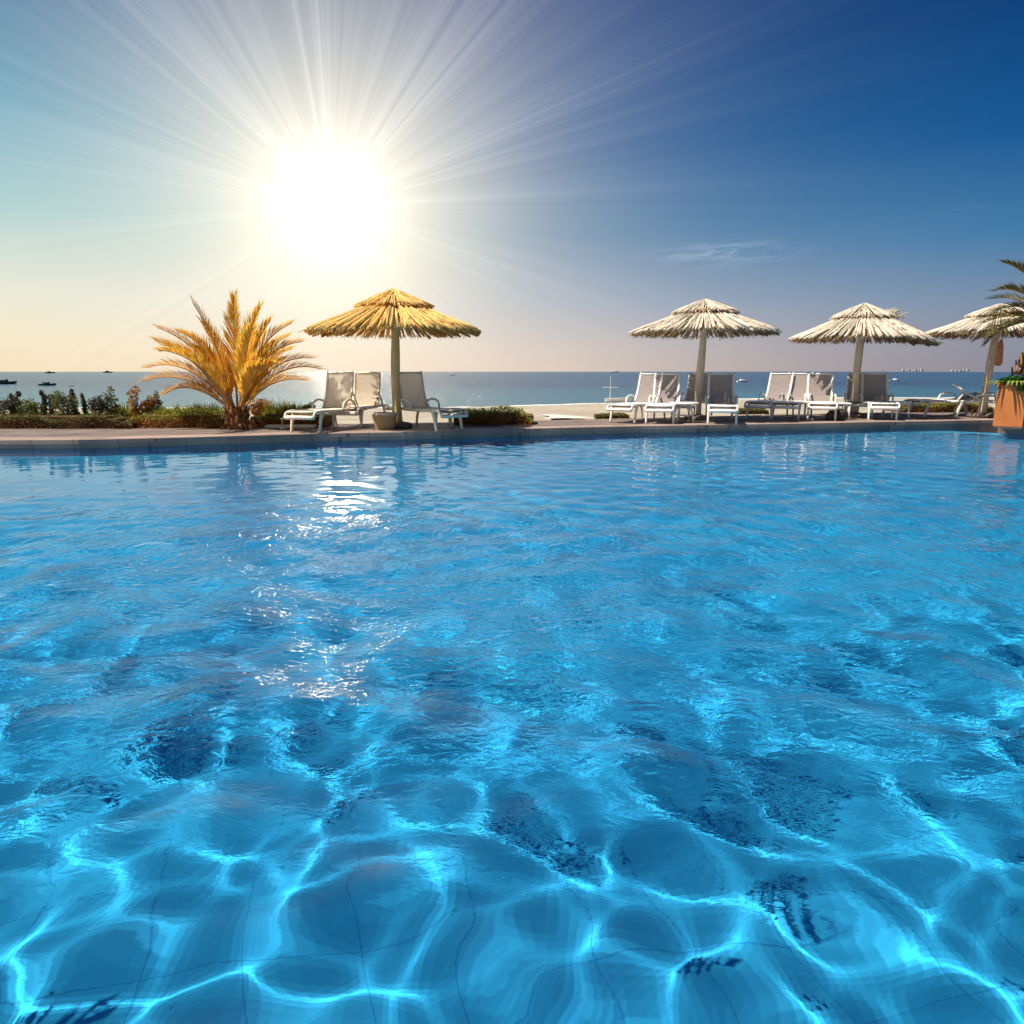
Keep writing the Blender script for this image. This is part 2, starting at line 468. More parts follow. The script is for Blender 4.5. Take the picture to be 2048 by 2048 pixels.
m_wall = slab_mat('waterline_tile', (.03, .17, .36, 1), (.04, .21, .42, 1), (.02, .08, .15, 1), .2, .2, .006, .5)
DEPTH = -1.15
b = MB(); b.add([(p.x, p.y, DEPTH) for p in inner], [tuple(range(NR))[::-1]])
floor = b.build('pool_floor', m_tile); tag(floor, kind='structure'); floor.cycles.is_caustics_receiver = True
b = MB(); b.add([(p.x, p.y, -.30) for p in inner] + [(p.x, p.y, DEPTH) for p in inner],
                [(i, (i + 1) % NR, NR + (i + 1) % NR, NR + i) for i in range(NR)])
wall = b.build('pool_wall', m_wall); tag(wall, kind='structure'); wall.cycles.is_caustics_receiver = True

PROBE = False
NETS = [(.46, .118, .085, .040, .7), (.23, .128, .052, .036, 0), (.14, .036, .035, .030, 1.3)]
# water surface: summed waves plus cell crests shaped to focus sunlight
def pool_water():
    rng = np.random.RandomState(11)
    dx = .030
    xs = np.arange(-14.98, 13.48, dx); ys = np.arange(-2.98, 14.2, dx)
    X, Y = np.meshgrid(xs, ys)
    Z = np.zeros_like(X)
    for i in range(34):                                   # swell that makes the light net
        lam = np.exp(rng.uniform(np.log(.40), np.log(1.5)))
        k = 2 * np.pi / lam; th = rng.uniform(0, 2 * np.pi)
        a = 0.0020 * lam ** 1.45
        Z += a * np.sin(k * (X * np.cos(th) + Y * np.sin(th)) + rng.uniform(0, 6.28))
    # crests round cell hollows, shaped to throw bright lines on the pool floor
    def blur(a, sig):
        rad = int(3 * sig / dx) + 1; kx = np.exp(-.5 * (np.arange(-rad, rad + 1) * dx / sig) ** 2); kx /= kx.sum()
        for ax in (0, 1):
            p = np.pad(a, [(rad, rad) if q_ == ax else (0, 0) for q_ in (0, 1)], mode='edge'); o = np.zeros_like(a)
            for i_, w_ in enumerate(kx):
                o += w_ * (p[i_:i_ + a.shape[0]] if ax == 0 else p[:, i_:i_ + a.shape[1]])
            a = o
        return a
    def net(cell, slope, r0, sig, sh):
        Xw = X + .10 * np.sin(Y * 2.1 + .7 * X + sh) + .05 * np.sin(Y * 5.3 + 1.0) + .25 * np.sin(Y * .8 + X * .5)
        Yw = Y * 1.12 + .10 * np.sin(X * 2.4 - .6 * Y) + .05 * np.sin(X * 5.9 + Y * 1.3 + sh) + .2 * np.sin(X * .9)
        Xw, Yw = Xw + .55 * Yw * (sh > 0), Yw - .4 * Xw * (sh > 0)
        gx = np.floor(Xw / cell).astype(int); gy = np.floor(Yw / cell).astype(int)
        tab = rng.rand(257, 257, 3)
        best = np.full_like(X, 9.0)
        for ox in (-2, -1, 0, 1, 2):
            for oy in (-2, -1, 0, 1, 2):
                cx = gx + ox; cy = gy + oy; tb = tab[cx % 257, cy % 257]
                px = (cx + .5 + .95 * (tb[..., 0] - .5)) * cell; py = (cy + .5 + .95 * (tb[..., 1] - .5)) * cell
                best = np.minimum(best, (Xw - px) ** 2 + (Yw - py) ** 2 + .2 * cell * cell * tb[..., 2])
        h = blur(slope * np.sqrt(best + r0 * r0), sig)
        return h - h.mean()
    for prm in NETS: Z += net(*prm)
    ch = np.zeros_like(X)
    for i in range(34):                                   # short chop
        lam = np.exp(rng.uniform(np.log(.20), np.log(.45)))
        k = 2 * np.pi / lam; th = rng.normal(R(75), .55)
        a = 0.0022 * lam
        ch += a * np.sin(k * (X * np.cos(th) + Y * np.sin(th)) + rng.uniform(0, 6.28))
    patch = .5 + .5 * np.sin(X * .9 + 1.1 * np.sin(Y * .6 + .4)) * np.sin(Y * .75 + .8 * np.sin(X * .5))
    amp = np.clip((Y - 1.9) / 2.2, 0.0, 1) * (.35 + .9 * patch)
    calm = 1 / (1 + np.exp(-(X + .30 * (11 - Y) + 3.2) / .8))   # the far left lies quieter
    far = np.clip((Y - 3.6) / 3.4, 0, 1)
    q = 1 - far * (1 - calm)
    Z = Z * (.25 + .75 * q) * (1 - .84 * far) + ch * amp * (.25 + .75 * q) * (1 - .6 * far)
    if PROBE:
        m_ = (Y > .3) & (Y < 3.2) & (abs(X) < 2.5)
        gy_, gx_ = np.gradient(Z, dx); gyy, gyx = np.gradient(gy_, dx); _, gxx = np.gradient(gx_, dx)
        ev = -(gxx + gyy) / 2 + np.sqrt(((gxx - gyy) / 2) ** 2 + gyx ** 2)
        print('FOCUS', [round(float(q_), 2) for q_ in np.percentile(ev[m_] * (-DEPTH + WZ) / 4, [5, 25, 50, 75, 90, 95, 99, 99.9])])
    ny, nx = X.shape
    V = np.stack([X.ravel(), Y.ravel(), Z.ravel() + WZ], 1)
    idx = np.arange(nx * ny).reshape(ny, nx)
    F = np.stack([idx[:-1, :-1], idx[:-1, 1:], idx[1:, 1:], idx[1:, :-1]], -1).reshape(-1, 4)
    fx = np.array([p.x for p in inner[1:-1]]); fy = np.array([p.y for p in inner[1:-1]])
    o_ = np.argsort(fx); lim = np.interp(X.ravel(), fx[o_], fy[o_]) + .02
    keep = (V[F[:, 0], 1] < lim[F[:, 0]])
    return np_mesh('pool_water', V, F[keep], m_water, True)

def water_mat():
    m = bpy.data.materials.new('pool_water'); m.use_nodes = True; t = m.node_tree; t.nodes.clear()
    out = N(t, 'ShaderNodeOutputMaterial')
    g = N(t, 'ShaderNodeBsdfRefraction'); g.inputs['Roughness'].default_value = 0; g.inputs['IOR'].default_value = 1.33
    g.inputs['Color'].default_value = (.95, .99, 1, 1)
    tc = N(t, 'ShaderNodeTexCoord')
    mp = N(t, 'ShaderNodeMapping'); mp.inputs['Scale'].default_value = (.75, 1.2, 1); t.links.new(tc.outputs['Object'], mp.inputs[0])
    n = N(t, 'ShaderNodeTexNoise'); n.inputs['Scale'].default_value = 20; n.inputs['Detail'].default_value = 3; n.inputs['Distortion'].default_value = .6
    t.links.new(mp.outputs[0], n.inputs['Vector'])
    big = N(t, 'ShaderNodeTexNoise'); big.inputs['Scale'].default_value = .55; big.inputs['Detail'].default_value = 2
    t.links.new(tc.outputs['Object'], big.inputs['Vector'])
    sp = N(t, 'ShaderNodeSeparateXYZ'); t.links.new(tc.outputs['Object'], sp.inputs[0])
    near = M(t, 'MULTIPLY_ADD', sp.outputs[1], .42, -.52, clamp=True)
    right_ = M(t, 'MULTIPLY_ADD', M(t, 'ADD', sp.outputs[0], M(t, 'MULTIPLY', sp.outputs[1], -.25)), .35, 2.3, clamp=True)
    s = M(t, 'MULTIPLY', M(t, 'MULTIPLY', near, M(t, 'MULTIPLY_ADD', right_, .75, .25)),
          M(t, 'MULTIPLY_ADD', big.outputs[0], 2.6, -.55,clamp=True))
    bp = N(t, 'ShaderNodeBump'); bp.inputs['Distance'].default_value = .021
    fade = M(t, 'MULTIPLY_ADD', M(t, 'SUBTRACT', 6.6, sp.outputs[1]), .34, 0.0, clamp=True)
    t.links.new(M(t, 'MULTIPLY_ADD', s, M(t, 'MULTIPLY_ADD', fade, 1.0, .02), .012), bp.inputs['Strength'])
    mp2 = N(t, 'ShaderNodeMapping'); mp2.inputs['Scale'].default_value = (1.1, .6, 1); mp2.inputs['Rotation'].default_value = (0, 0, R(12))
    t.links.new(tc.outputs['Object'], mp2.inputs[0])
    n2 = N(t, 'ShaderNodeTexNoise'); n2.inputs['Scale'].default_value = 11; n2.inputs['Detail'].default_value = 2; n2.inputs['Distortion'].default_value = .5
    t.links.new(mp2.outputs[0], n2.inputs['Vector'])
    wfar = M(t, 'MULTIPLY_ADD', sp.outputs[1], .45, -1.2, clamp=True)
    hmix = M(t, 'ADD', M(t, 'MULTIPLY', n.outputs[0], M(t, 'MULTIPLY_ADD', wfar, -.75, 1.0)), M(t, 'MULTIPLY', n2.outputs[0], M(t, 'MULTIPLY', wfar, 2.2)))
    t.links.new(hmix, bp.inputs['Height'])
    gl = N(t, 'ShaderNodeBsdfGlossy'); gl.inputs['Roughness'].default_value = .02
    fr = N(t, 'ShaderNodeFresnel'); fr.inputs['IOR'].default_value = 1.33
    for nd in (g, gl, fr): t.links.new(bp.outputs[0], nd.inputs['Normal'])
    mx = N(t, 'ShaderNodeMixShader')
    t.links.new(M(t, 'MULTIPLY', fr.outputs[0], .9), mx.inputs[0])
    t.links.new(g.outputs[0], mx.inputs[1]); t.links.new(gl.outputs[0], mx.inputs[2])
    t.links.new(mx.outputs[0], out.inputs[0])
    return m
m_water = water_mat()
water = pool_water(); tag(water, kind='structure')
water.cycles.is_caustics_caster = True

# ------------------------------------------------------------------ beach, ground, sea
SEA = -1.6
def shore_y(x):
    u = min(1, max(0, (x + 6) / 26)); return 52 + 20 * u * u * (3 - 2 * u)
def back_y(x):
    px_ = [p.x for p in outer[1:-1]]; py_ = [p.y for p in outer[1:-1]]
    return float(np.interp(x, px_, py_))
xs = [-900, -400, -200, -100, -60, -40, -30, -24] + [float(v) for v in np.arange(-22, 22.1, .5)] + [24, 30, 40, 60, 100, 200, 400, 900]
tt = [0, .012, .03, .06, .1, .15, .2, .27, .35, .43, .52, .62, .72, .82, .9, 1, 1.2, 1.6, 2.4, 4]
V = []; rr = random.Random(5)
for s_ in tt:
    for x in xs:
        y0 = back_y(x) - .05; ys_ = shore_y(x * .6 if abs(x) < 60 else x)
        y = y0 + (ys_ - y0) * s_
        z = -.05 + (SEA + .05) * (s_ ** 1.15 if s_ <= 1 else 1 + (s_ - 1) * .6) + (rr.uniform(-.03, .03) if s_ > .02 else -.02)
        V.append((x, y, z))
nx = len(xs)
F = [(r * nx + c, r * nx + c + 1, (r + 1) * nx + c + 1, (r + 1) * nx + c) for r in range(len(tt) - 1) for c in range(nx - 1)]
tag(np_mesh('beach', V, F, m_sand, True), kind='structure')
b = MB()
def sheet(x0, x1, y0, y1, z): b.add([(x0, y0, z), (x1, y0, z), (x1, y1, z), (x0, y1, z)], [(0, 1, 2, 3)])
yb0 = back_y(-24) - .05; yb1 = back_y(24) - .05
sheet(-900, -23.9, -300, yb0, -.07); sheet(21.9, 900, -300, yb1, -.07); sheet(-23.9, 21.9, -300, -8.9, -.07)
tag(b.build('ground', m_sand), kind='structure')
# pale path across the sand
b = MB()
pp = [on_plane(1085, 841.5, -.03), on_plane(1190, 839.5, -.03), on_plane(1150, 836, -.10), on_plane(1118, 833.5, -.15), on_plane(1080, 832, -.2), on_plane(1095, 834.5, -.14), on_plane(1100, 838, -.08)]
b.add([(p.x, p.y, p.z + .05) for p in pp], [tuple(range(len(pp)))])
tag(b.build('path', m_path), kind='structure')

def sea_mat():
    m, t, b = new_mat('sea_water')
    tc = N(t, 'ShaderNodeTexCoord')
    b.inputs['Base Color'].default_value = (.012, .06, .11, 1)
    b.inputs['Roughness'].default_value = .2; b.inputs['IOR'].default_value = 1.33
    mp = N(t, 'ShaderNodeMapping'); mp.inputs['Scale'].default_value = (.35, 1, 1); t.links.new(tc.outputs['Object'], mp.inputs[0])
    n = N(t, 'ShaderNodeTexNoise'); n.inputs['Scale'].default_value = .9; n.inputs['Detail'].default_value = 7; n.inputs['Roughness'].default_value = .65
    t.links.new(mp.outputs[0], n.inputs['Vector'])
    bp = N(t, 'ShaderNodeBump'); bp.inputs['Strength'].default_value = 1; bp.inputs['Distance'].default_value = .55
    t.links.new(n.outputs[0], bp.inputs['Height']); t.links.new(bp.outputs[0], b.inputs['Normal'])
    n2 = N(t, 'ShaderNodeTexNoise'); n2.inputs['Scale'].default_value = .06; n2.inputs['Detail'].default_value = 9; n2.inputs['Roughness'].default_value = .75
    mp2 = N(t, 'ShaderNodeMapping'); mp2.inputs['Scale'].default_value = (.3, 1.5, 1); t.links.new(tc.outputs['Object'], mp2.inputs[0])
    t.links.new(mp2.outputs[0], n2.inputs['Vector'])
    sp = N(t, 'ShaderNodeSeparateXYZ'); t.links.new(tc.outputs['Object'], sp.inputs[0])
    shallow = M(t, 'MULTIPLY_ADD', sp.outputs[1], -1 / 90, 1.55, clamp=True)
    deep = ramp(t, n2.outputs[0], [(.38, (.002, .022, .055)), (.62, (.02, .075, .13))])
    t.links.new(mixc(t, M(t, 'MULTIPLY', shallow, .75), deep, (.03, .15, .19, 1)), b.inputs['Base Color'])
    return m
b = MB()
ysea = [40, 60, 100, 200, 500, 1500, 5000, 20000]
for y0, y1 in zip(ysea[:-1], ysea[1:]):
    b.add([(-20000, y0, SEA), (20000, y0, SEA), (20000, y1, SEA), (-20000, y1, SEA)], [(0, 1, 2, 3)])
tag(b.build('sea', sea_mat()), kind='structure')
# thin line of foam where the wavelets break
b = MB(); rr = random.Random(8)
for x in np.arange(-60, 60, .8):
    ys_ = shore_y(x * .6)
    yy = ys_ - 1.2 + .5 * math.sin(x * .4) + .3 * math.sin(x * 1.3)
    w1 = rr.uniform(.25, .6)
    yn = shore_y((x + .8) * .6) - 1.2 + .5 * math.sin((x + .8) * .4) + .3 * math.sin((x + .8) * 1.3)
    b.add([(x, yy - w1, SEA + .05), (x + .8, yn - w1, SEA + .05), (x + .8, yn + w1, SEA + .07), (x, yy + w1, SEA + .07)], [(0, 1, 2, 3)])
foam = b.build('surf_foam', mat_noise('foam', (.6, .6, .58), (.85, .85, .82), 2, .8)); tag(foam, 'white line of surf foam along the water edge of the beach', 'foam', kind='stuff')

# ------------------------------------------------------------------ thatched umbrellas
def thatch_tier(seed, r0, z0, r1, z1, n, w, sag, lift=0.0, jag=.05, skip=None, drop=None):
    """radial bundles of reed laid on a cone from (r0,z0) to (r1,z1)"""
    rnd = random.Random(seed); b = MB()
    for i in range(n):
        a = 2 * PI * (i + rnd.uniform(-.25, .25)) / n
        if skip and skip(a): continue
        ln = 1 + rnd.uniform(-jag, jag * 1.1)
        dz = rnd.uniform(-.022, .026) + lift
        extra = drop(a) if drop else 0
        pts = []; rad = []
        wob = rnd.uniform(-.04, .04)
        for k in range(7):
            s = k / 6 * ln
            r = r0 + (r1 - r0) * s
            z = z0 + (z1 - z0) * s - sag * math.sin(PI * min(s, 1)) - extra * s * s + dz
            aa = a + wob * s
            pts.append((r * math.cos(aa), r * math.sin(aa), z))
            rad.append(w * (.35 + .65 * min(1, r / r1)) * rnd.uniform(.75, 1.25) * (1 if k < 6 else .7))
        b.tube(pts, rad, 6, flat=.75)
    for i in range(int(n * 1.6)):                            # loose stalks lying over the bundles
        a = rnd.uniform(0, 2 * PI); s0 = rnd.uniform(.1, .7); L = rnd.uniform(.15, .42)
        dev = rnd.uniform(-.12, .12); pts = []
        for k in range(4):
            s = s0 + L * k / 3; r = r0 + (r1 - r0) * s
            z = z0 + (z1 - z0) * s - sag * math.sin(PI * min(s, 1)) + lift + w * .8 + rnd.uniform(-.008, .014)
            if drop: z -= drop(a) * s * s
            aa = a + dev * (s - s0) / L * .4; pts.append((r * math.cos(aa), r * math.sin(aa), z))
        b.tube(pts, rnd.uniform(.005, .011), 4)
    return b
def fringe(seed, r1, z1, n, length, slope, drop=None):
    rnd = random.Random(seed); b = MB()
    for i in range(n):
        a = rnd.uniform(0, 2 * PI); r = r1 * rnd.uniform(.95, 1.0)
        e = drop(a) if drop else 0
        L = length * rnd.uniform(.3, 1); an = a + rnd.uniform(-.03, .03)
        p0 = Vector((r * math.cos(a), r * math.sin(a), z1 + (r1 - r) * slope - e * .85 - .02 + rnd.uniform(-.02, .02)))
        p1 = Vector(((r + L * .35) * math.cos(an), (r + L * .35) * math.sin(an), p0.z - L))
        wd = Vector((-math.sin(a), math.cos(a), 0)) * rnd.uniform(.003, .008)
        b.add([p0 - wd, p0 + wd, p1 + wd * .3, p1 - wd * .3], [(0, 1, 2, 3)])
    return b
def umbrella(px, Y, Rr, eave, apex, seed, label, glare=False, tatty=False, lean=0.0):
    base = at_y(px, 743, Y)
    root = thing('thatched_umbrella', label, 'beach umbrella', (base.x, Y, 0), 0, 'thatched umbrellas along the pool deck')
    mr, mu, mp_ = (m_reed_glare, m_reed_dark_glare, m_pole_glare) if glare else (m_reed, m_reed_dark, m_pole)
    drop = (lambda a: .12 * max(0, math.cos(a - R(-20))) ** 3) if tatty else None
    slope = (apex - eave) / Rr
    rc = Rr * .45
    z0 = apex - .04
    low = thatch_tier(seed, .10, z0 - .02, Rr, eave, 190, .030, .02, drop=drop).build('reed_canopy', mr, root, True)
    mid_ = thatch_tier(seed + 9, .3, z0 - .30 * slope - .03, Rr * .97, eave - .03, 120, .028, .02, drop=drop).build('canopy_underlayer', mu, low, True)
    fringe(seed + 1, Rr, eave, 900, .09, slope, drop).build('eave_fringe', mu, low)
    cap = thatch_tier(seed + 2, .015, apex + .01, rc, apex - rc * slope * 1.02 + .03, 84, .026, -.005, .03, .07).build('reed_cap', mr, root, True)
    rnd = random.Random(seed + 3); b = MB()
    for k in range(2):
        rr_ = rc * (.93 - .05 * k)
        pts = [((rr_) * math.cos(2 * PI * i / 40), rr_ * math.sin(2 * PI * i / 40), apex - rr_ * slope + .055) for i in range(41)]
        b.tube(pts, .010, 5, cap=False)
    b.build('cap_binding', m_trunk if not glare else m_rachis, cap, True)
    b = MB()
    for k in range(26):                                     # tuft tied at the peak
        a = rnd.uniform(0, 2 * PI); t_ = rnd.uniform(.02, .10)
        b.tube([(0, 0, apex - .02), (t_ * .5 * math.cos(a), t_ * .5 * math.sin(a), apex + .035), (t_ * math.cos(a), t_ * math.sin(a), apex + .01)], .012, 5)
    if tatty:
        b.build('peak_tuft', mr, cap, True); b = MB()
        for k in range(46):
            a = R(-14) + rnd.uniform(-.35, .35); r_ = rnd.uniform(.45, .75)
            z_ = apex - r_ * slope + .05
            L = rnd.uniform(.08, .2)
            p = Vector((r_ * math.cos(a), r_ * math.sin(a), z_))
            q = p + Vector((math.cos(a + rnd.uniform(-.8, .8)) * L, math.sin(a) * L * .5, rnd.uniform(.0, .12)))
            b.tube([p, (p + q) / 2 + Vector((0, 0, .02)), q], .009, 4)
    b.build('loose_reeds' if tatty else 'peak_tuft', mr, cap, True)
    b = MB()
    for k in range(10):                                     # rafters
        a = 2 * PI * k / 10 + .2
        b.tube([(.05 * math.cos(a), .05 * math.sin(a), apex - .14), (Rr * .94 * math.cos(a), Rr * .94 * math.sin(a), eave - .05 + .06 * slope)], .018, 6)
    pts = [(Rr * .55 * math.cos(2 * PI * i / 30), Rr * .55 * math.sin(2 * PI * i / 30), apex - .08 - Rr * .55 * slope - .03) for i in range(31)]
    b.tube(pts, .015, 5, cap=False)
    b.build('rafters', mp_, root, True)
    b = MB(); pts = []; rad = []
    for k in range(13):
        s = k / 12; z = -.0 + s * (apex - .1)
        pts.append((lean * (s - .9) + .012 * math.sin(s * 7 + seed), .01 * math.cos(s * 5 + seed), z))
        rad.append(.088 - .018 * s + .006 * math.sin(s * 11 + seed))
    b.tube(pts, rad, 14)
    b.build('pole', mp_, root, True)
    b = MB(); b.lathe([(.0, .001), (.26, .001), (.28, .03), (.27, .07), (.20, .10), (.11, .115), (.09, .12)], 28, (lean * -.9, 0, 0))
    b.build('foot', m_deck, root, True)
    return root

umbrella(792, 13.0, 1.52, 1.73, 2.40, 21, 'thatched umbrella with painted golden glare beside the bushy palm, left of the open sea view', glare=True)
umbrella(1403, 15.2, 1.49, 1.83, 2.44, 47, 'neat white thatched umbrella, the nearer one right of the open sea view', lean=.05)
umbrella(1716, 16.1, 1.47, 1.75, 2.44, 83, 'thatched umbrella with loose reeds sticking up on the right of its cap', tatty=True, lean=.04)
umbrella(1984, 16.0, 1.42, 1.85, 2.42, 64, 'thatched umbrella partly hidden by palm fronds at the right edge', lean=.14)

# ------------------------------------------------------------------ sun loungers
def rounded_path(pts, n=4):
    out = []
    for i in range(len(pts) - 1):
        for k in range(n):
            t_ = k / n
            p0 = pts[max(0, i - 1)]; p1 = pts[i]; p2 = pts[i + 1]; p3 = pts[min(len(pts) - 1, i + 2)]
            out.append(tuple(.5 * ((2 * p1[j]) + (-p0[j] + p2[j]) * t_ + (2 * p0[j] - 5 * p1[j] + 4 * p2[j] - p3[j]) * t_ * t_ + (-p0[j] + 3 * p1[j] - 3 * p2[j] + p3[j]) * t_ ** 3) for j in range(3)))
    out.append(tuple(pts[-1])); return out
def strip(b, path, w, th=.008, crown=0.0):
    """a cloth strip across x from -w to w following path of (y,z)"""
    n = len(path); cols = 7; vs = []; fs = []
    for (y, z) in path:
        for c in range(cols):
            u = c / (cols - 1) * 2 - 1
            vs.append((u * w, y, z - crown * (1 - u * u)))
    for (y, z) in path:
        for c in range(cols):
            u = c / (cols - 1) * 2 - 1
            vs.append((u * w, y, z - crown * (1 - u * u) - th))
    m = n * cols
    for i in range(n - 1):
        for c in range(cols - 1):
            k = i * cols + c
            fs.append((k, k + 1, k + cols + 1, k + cols)); fs.append((m + k, m + k + cols, m + k + cols + 1, m + k + 1))
    b.add(vs, fs)
def make_lounger(frame_m, sling_m, seat_m, back_deg, label, cut=.0):
    root = thing('sun_lounger', label, 'sun lounger', (0, 0, 0), 0, 'white sun loungers beside the pool')
    W = .265; SZ = .35
    b = MB()
    for s in (-1, 1):                                       # side rails, turned down at the foot end
        p = rounded_path([(s * W, -1.26, SZ - .09), (s * W, -1.21, SZ - .01), (s * W, -1.0, SZ + .01), (s * W, -.4, SZ - .005), (s * W, .1, SZ), (s * W, .62, SZ - .01), (s * W, .70, SZ - .04)])
        b.tube(p, .029, 8, flat=.7, side=(0, 0, 1))
    b.tube(rounded_path([(-W, -1.255, SZ - .08), (0, -1.275, SZ - .075), (W, -1.255, SZ - .08)]), .034, 8)
    b.tube([(-W, .66, SZ - .03), (W, .66, SZ - .03)], .022, 8)
    b.tube([(-W, -.02, SZ - .02), (W, -.02, SZ - .02)], .018, 8)
    b.tube([(-W, -.95, SZ - .03), (W, -.95, SZ - .03)], .018, 8)
    b.build('frame', frame_m, root, True)
    for (s, y) in ((-1, -1.02), (1, -1.02), (-1, .42), (1, .42)):
        b = MB(); k = 1 if y > 0 else -1
        b.tube(rounded_path([(s * W, y - .04 * k, SZ - .01), (s * W, y + .02 * k, SZ - .14), (s * W, y + .07 * k, .0)]), [.042, .040, .038, .036, .034, .032, .031, .030, .030], 8, flat=.7)
        b.build('leg', frame_m, root, True)
    b = MB(); path = [(-1.24 + i * 1.22 / 14, SZ + .012) for i in range(15)]
    strip(b, path, W - .02, .012, .012)
    for i in range(9):
        b.box((0, -1.18 + i * .135, SZ + .014), (2 * W - .05, .075, .012), bev=.004)
    b.build('seat', seat_m, root, True)
    ang = R(back_deg); L = .68
    bp = []
    for i in range(9):
        s = i / 8; an = ang * (.62 + .38 * min(1, s * 1.6)) + R(6) * (s - .5)
        if i == 0: y, z = 0.0, SZ + .02
        else: y += L / 8 * math.cos(an); z += L / 8 * math.sin(an)
        bp.append((y, z))
    back_root = MB()
    for s in (-1, 1):
        pts = [(s * (W - .015), y_, z_) for (y_, z_) in bp]
        e = Vector(pts[-1]) - Vector(pts[-2]); pts.append(tuple(Vector(pts[-1]) + e * .35))
        back_root.tube(pts, [.027] * 8 + [.024, .018], 8, flat=.75, side=(1, 0, 0))
    back_root.tube([(-W + .015, *bp[-1]), (W - .015, *bp[-1])], .017, 8)
    bf = back_root.build('backrest_frame', frame_m, root, True)
    b = MB(); strip(b, [(y_ + .0, z_ + .0) for (y_, z_) in bp], W - .04, .006, .012)
    b.build('backrest_sling', sling_m, bf, True)
    b = MB()
    k = bp[5]
    for s in (-1, 1):
        b.tube([(s * (W - .05), k[0], k[1]), (s * (W - .05), .5, SZ - .02)], .013, 6)
    b.tube([(-W + .05, .5, SZ - .02), (W - .05, .5, SZ - .02)], .013, 6)
    b.build('backrest_prop', frame_m, root, True)
    for s in (-1, 1):                                       # low looped arms
        b = MB(); b.tube(rounded_path([(s * (W + .035), -.30, SZ), (s * (W + .04), -.24, SZ + .13), (s * (W + .04), -.02, SZ + .17), (s * (W + .035), .16, SZ + .10), (s * (W + .03), .2, SZ)]), .02, 8)
        b.build('armrest', frame_m, root, True)
    return root

def put(o, px, Y, deg):
    p = at_y(px, 743, Y); o.location = (p.x, Y, 0.001); o.rotation_euler = (0, 0, R(deg)); return o

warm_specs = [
    (668, 12.85, -14, 'lounger with pale see-through back nearest the palm, under the glare-tinted umbrella'),
    (727, 14.0, -6, 'lounger set back just left of the glare-tinted umbrella pole'),
    (832, 13.1, 38, 'lounger right of the glare-tinted umbrella pole with its foot end pointing right'),
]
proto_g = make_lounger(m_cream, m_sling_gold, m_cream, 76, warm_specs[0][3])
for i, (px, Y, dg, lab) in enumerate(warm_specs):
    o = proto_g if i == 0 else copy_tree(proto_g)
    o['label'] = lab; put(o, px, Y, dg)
white_specs = [
    (1292, 15.1, -34, 'lounger turned sideways at the left end of the row under the neat white umbrella'),
    (1333, 14.9, -17, 'lounger facing the pool just left of the neat white umbrella, beside the round table'),
    (1395, 16.4, -28, 'lounger set back behind the pole of the neat white umbrella'),
    (1445, 14.8, -14, 'lounger facing the pool right of the pole of the neat white umbrella'),
    (1556, 16.3, -38, 'lounger turned sideways at the left end of the row under the tatty umbrella'),
    (1597, 16.1, -32, 'second lounger of the row under the tatty umbrella, half turned to the left'),
    (1644, 15.8, -20, 'third lounger of the row under the tatty umbrella, next to the dark bag'),
    (1722, 17.0, -24, 'lounger set back just behind the pole of the tatty umbrella'),
    (1756, 15.9, -18, 'lounger right of the tatty umbrella pole, beside the small square table'),
]
proto_w = make_lounger(m_white, m_sling, m_white, 69, white_specs[0][3])
for i, (px, Y, dg, lab) in enumerate(white_specs):
    o = proto_w if i == 0 else copy_tree(proto_w)
    o['label'] = lab; put(o, px, Y, dg)
flat_l = make_lounger(m_white, m_sling, m_white, 14, 'lounger laid almost flat, left of the pole of the rightmost umbrella')
put(flat_l, 1925, 16.6, -80)
half_l = make_lounger(m_white, m_sling, m_white, 34, 'half reclined lounger behind the terracotta planter')
put(half_l, 1972, 16.2, 62)

# ------------------------------------------------------------------ tables and small things on the deck
def round_table(px, Y, label):
    p = at_y(px, 743, Y); root = thing('round_table', label, 'table', (p.x, Y, .001))
    b = MB(); b.lathe([(0, .37), (.28, .37), (.30, .38), (.30, .40), (.285, .41), (0, .412)], 32); b.build('tabletop', m_white, root, True)
    for k in range(4):
        a = PI / 4 + k * PI / 2
        b = MB(); b.tube([(.13 * math.cos(a), .13 * math.sin(a), .375), (.20 * math.cos(a), .20 * math.sin(a), .2), (.24 * math.cos(a), .24 * math.sin(a), 0)], [.024, .02, .017], 8); b.build('leg', m_white, root, True)
    b = MB(); b.lathe([(.0, .14), (.17, .14), (.17, .155), (0, .155)], 24); b.build('shelf', m_white, root)
def square_table(px, Y, label, m=None, rz=0, h=.36, w=.42):
    m = m or m_white
    p = at_y(px, 743, Y); root = thing('side_table', label, 'table', (p.x, Y, .001), rz)
    b = MB(); b.box((0, 0, h), (w, w, .03), bev=.008); b.box((0, 0, h - .035), (w - .06, w - .06, .04)); b.build('tabletop', m, root)
    for sx in (-1, 1):
        for sy in (-1, 1):
            b = MB(); q = w / 2 - .04
            b.tube([(sx * q, sy * q, h - .02), (sx * q * 1.04, sy * q * 1.04, h * .5), (sx * q * 1.12, sy * q * 1.12, 0)], [.026, .021, .018], 8); b.build('leg', m, root, True)
round_table(1371, 14.3, 'low round white table between the two loungers left of the neat white umbrella')
square_table(1801, 15.6, 'small white square table at the right end of the tatty umbrella row')
square_table(884, 12.9, 'small cream table at the foot of the lounger right of the glare-tinted umbrella', m_cream, R(12), .33, .34)
square_table(1686, 15.4, 'small white table at the foot of the tatty umbrella pole', None, R(-15), .34, .40)

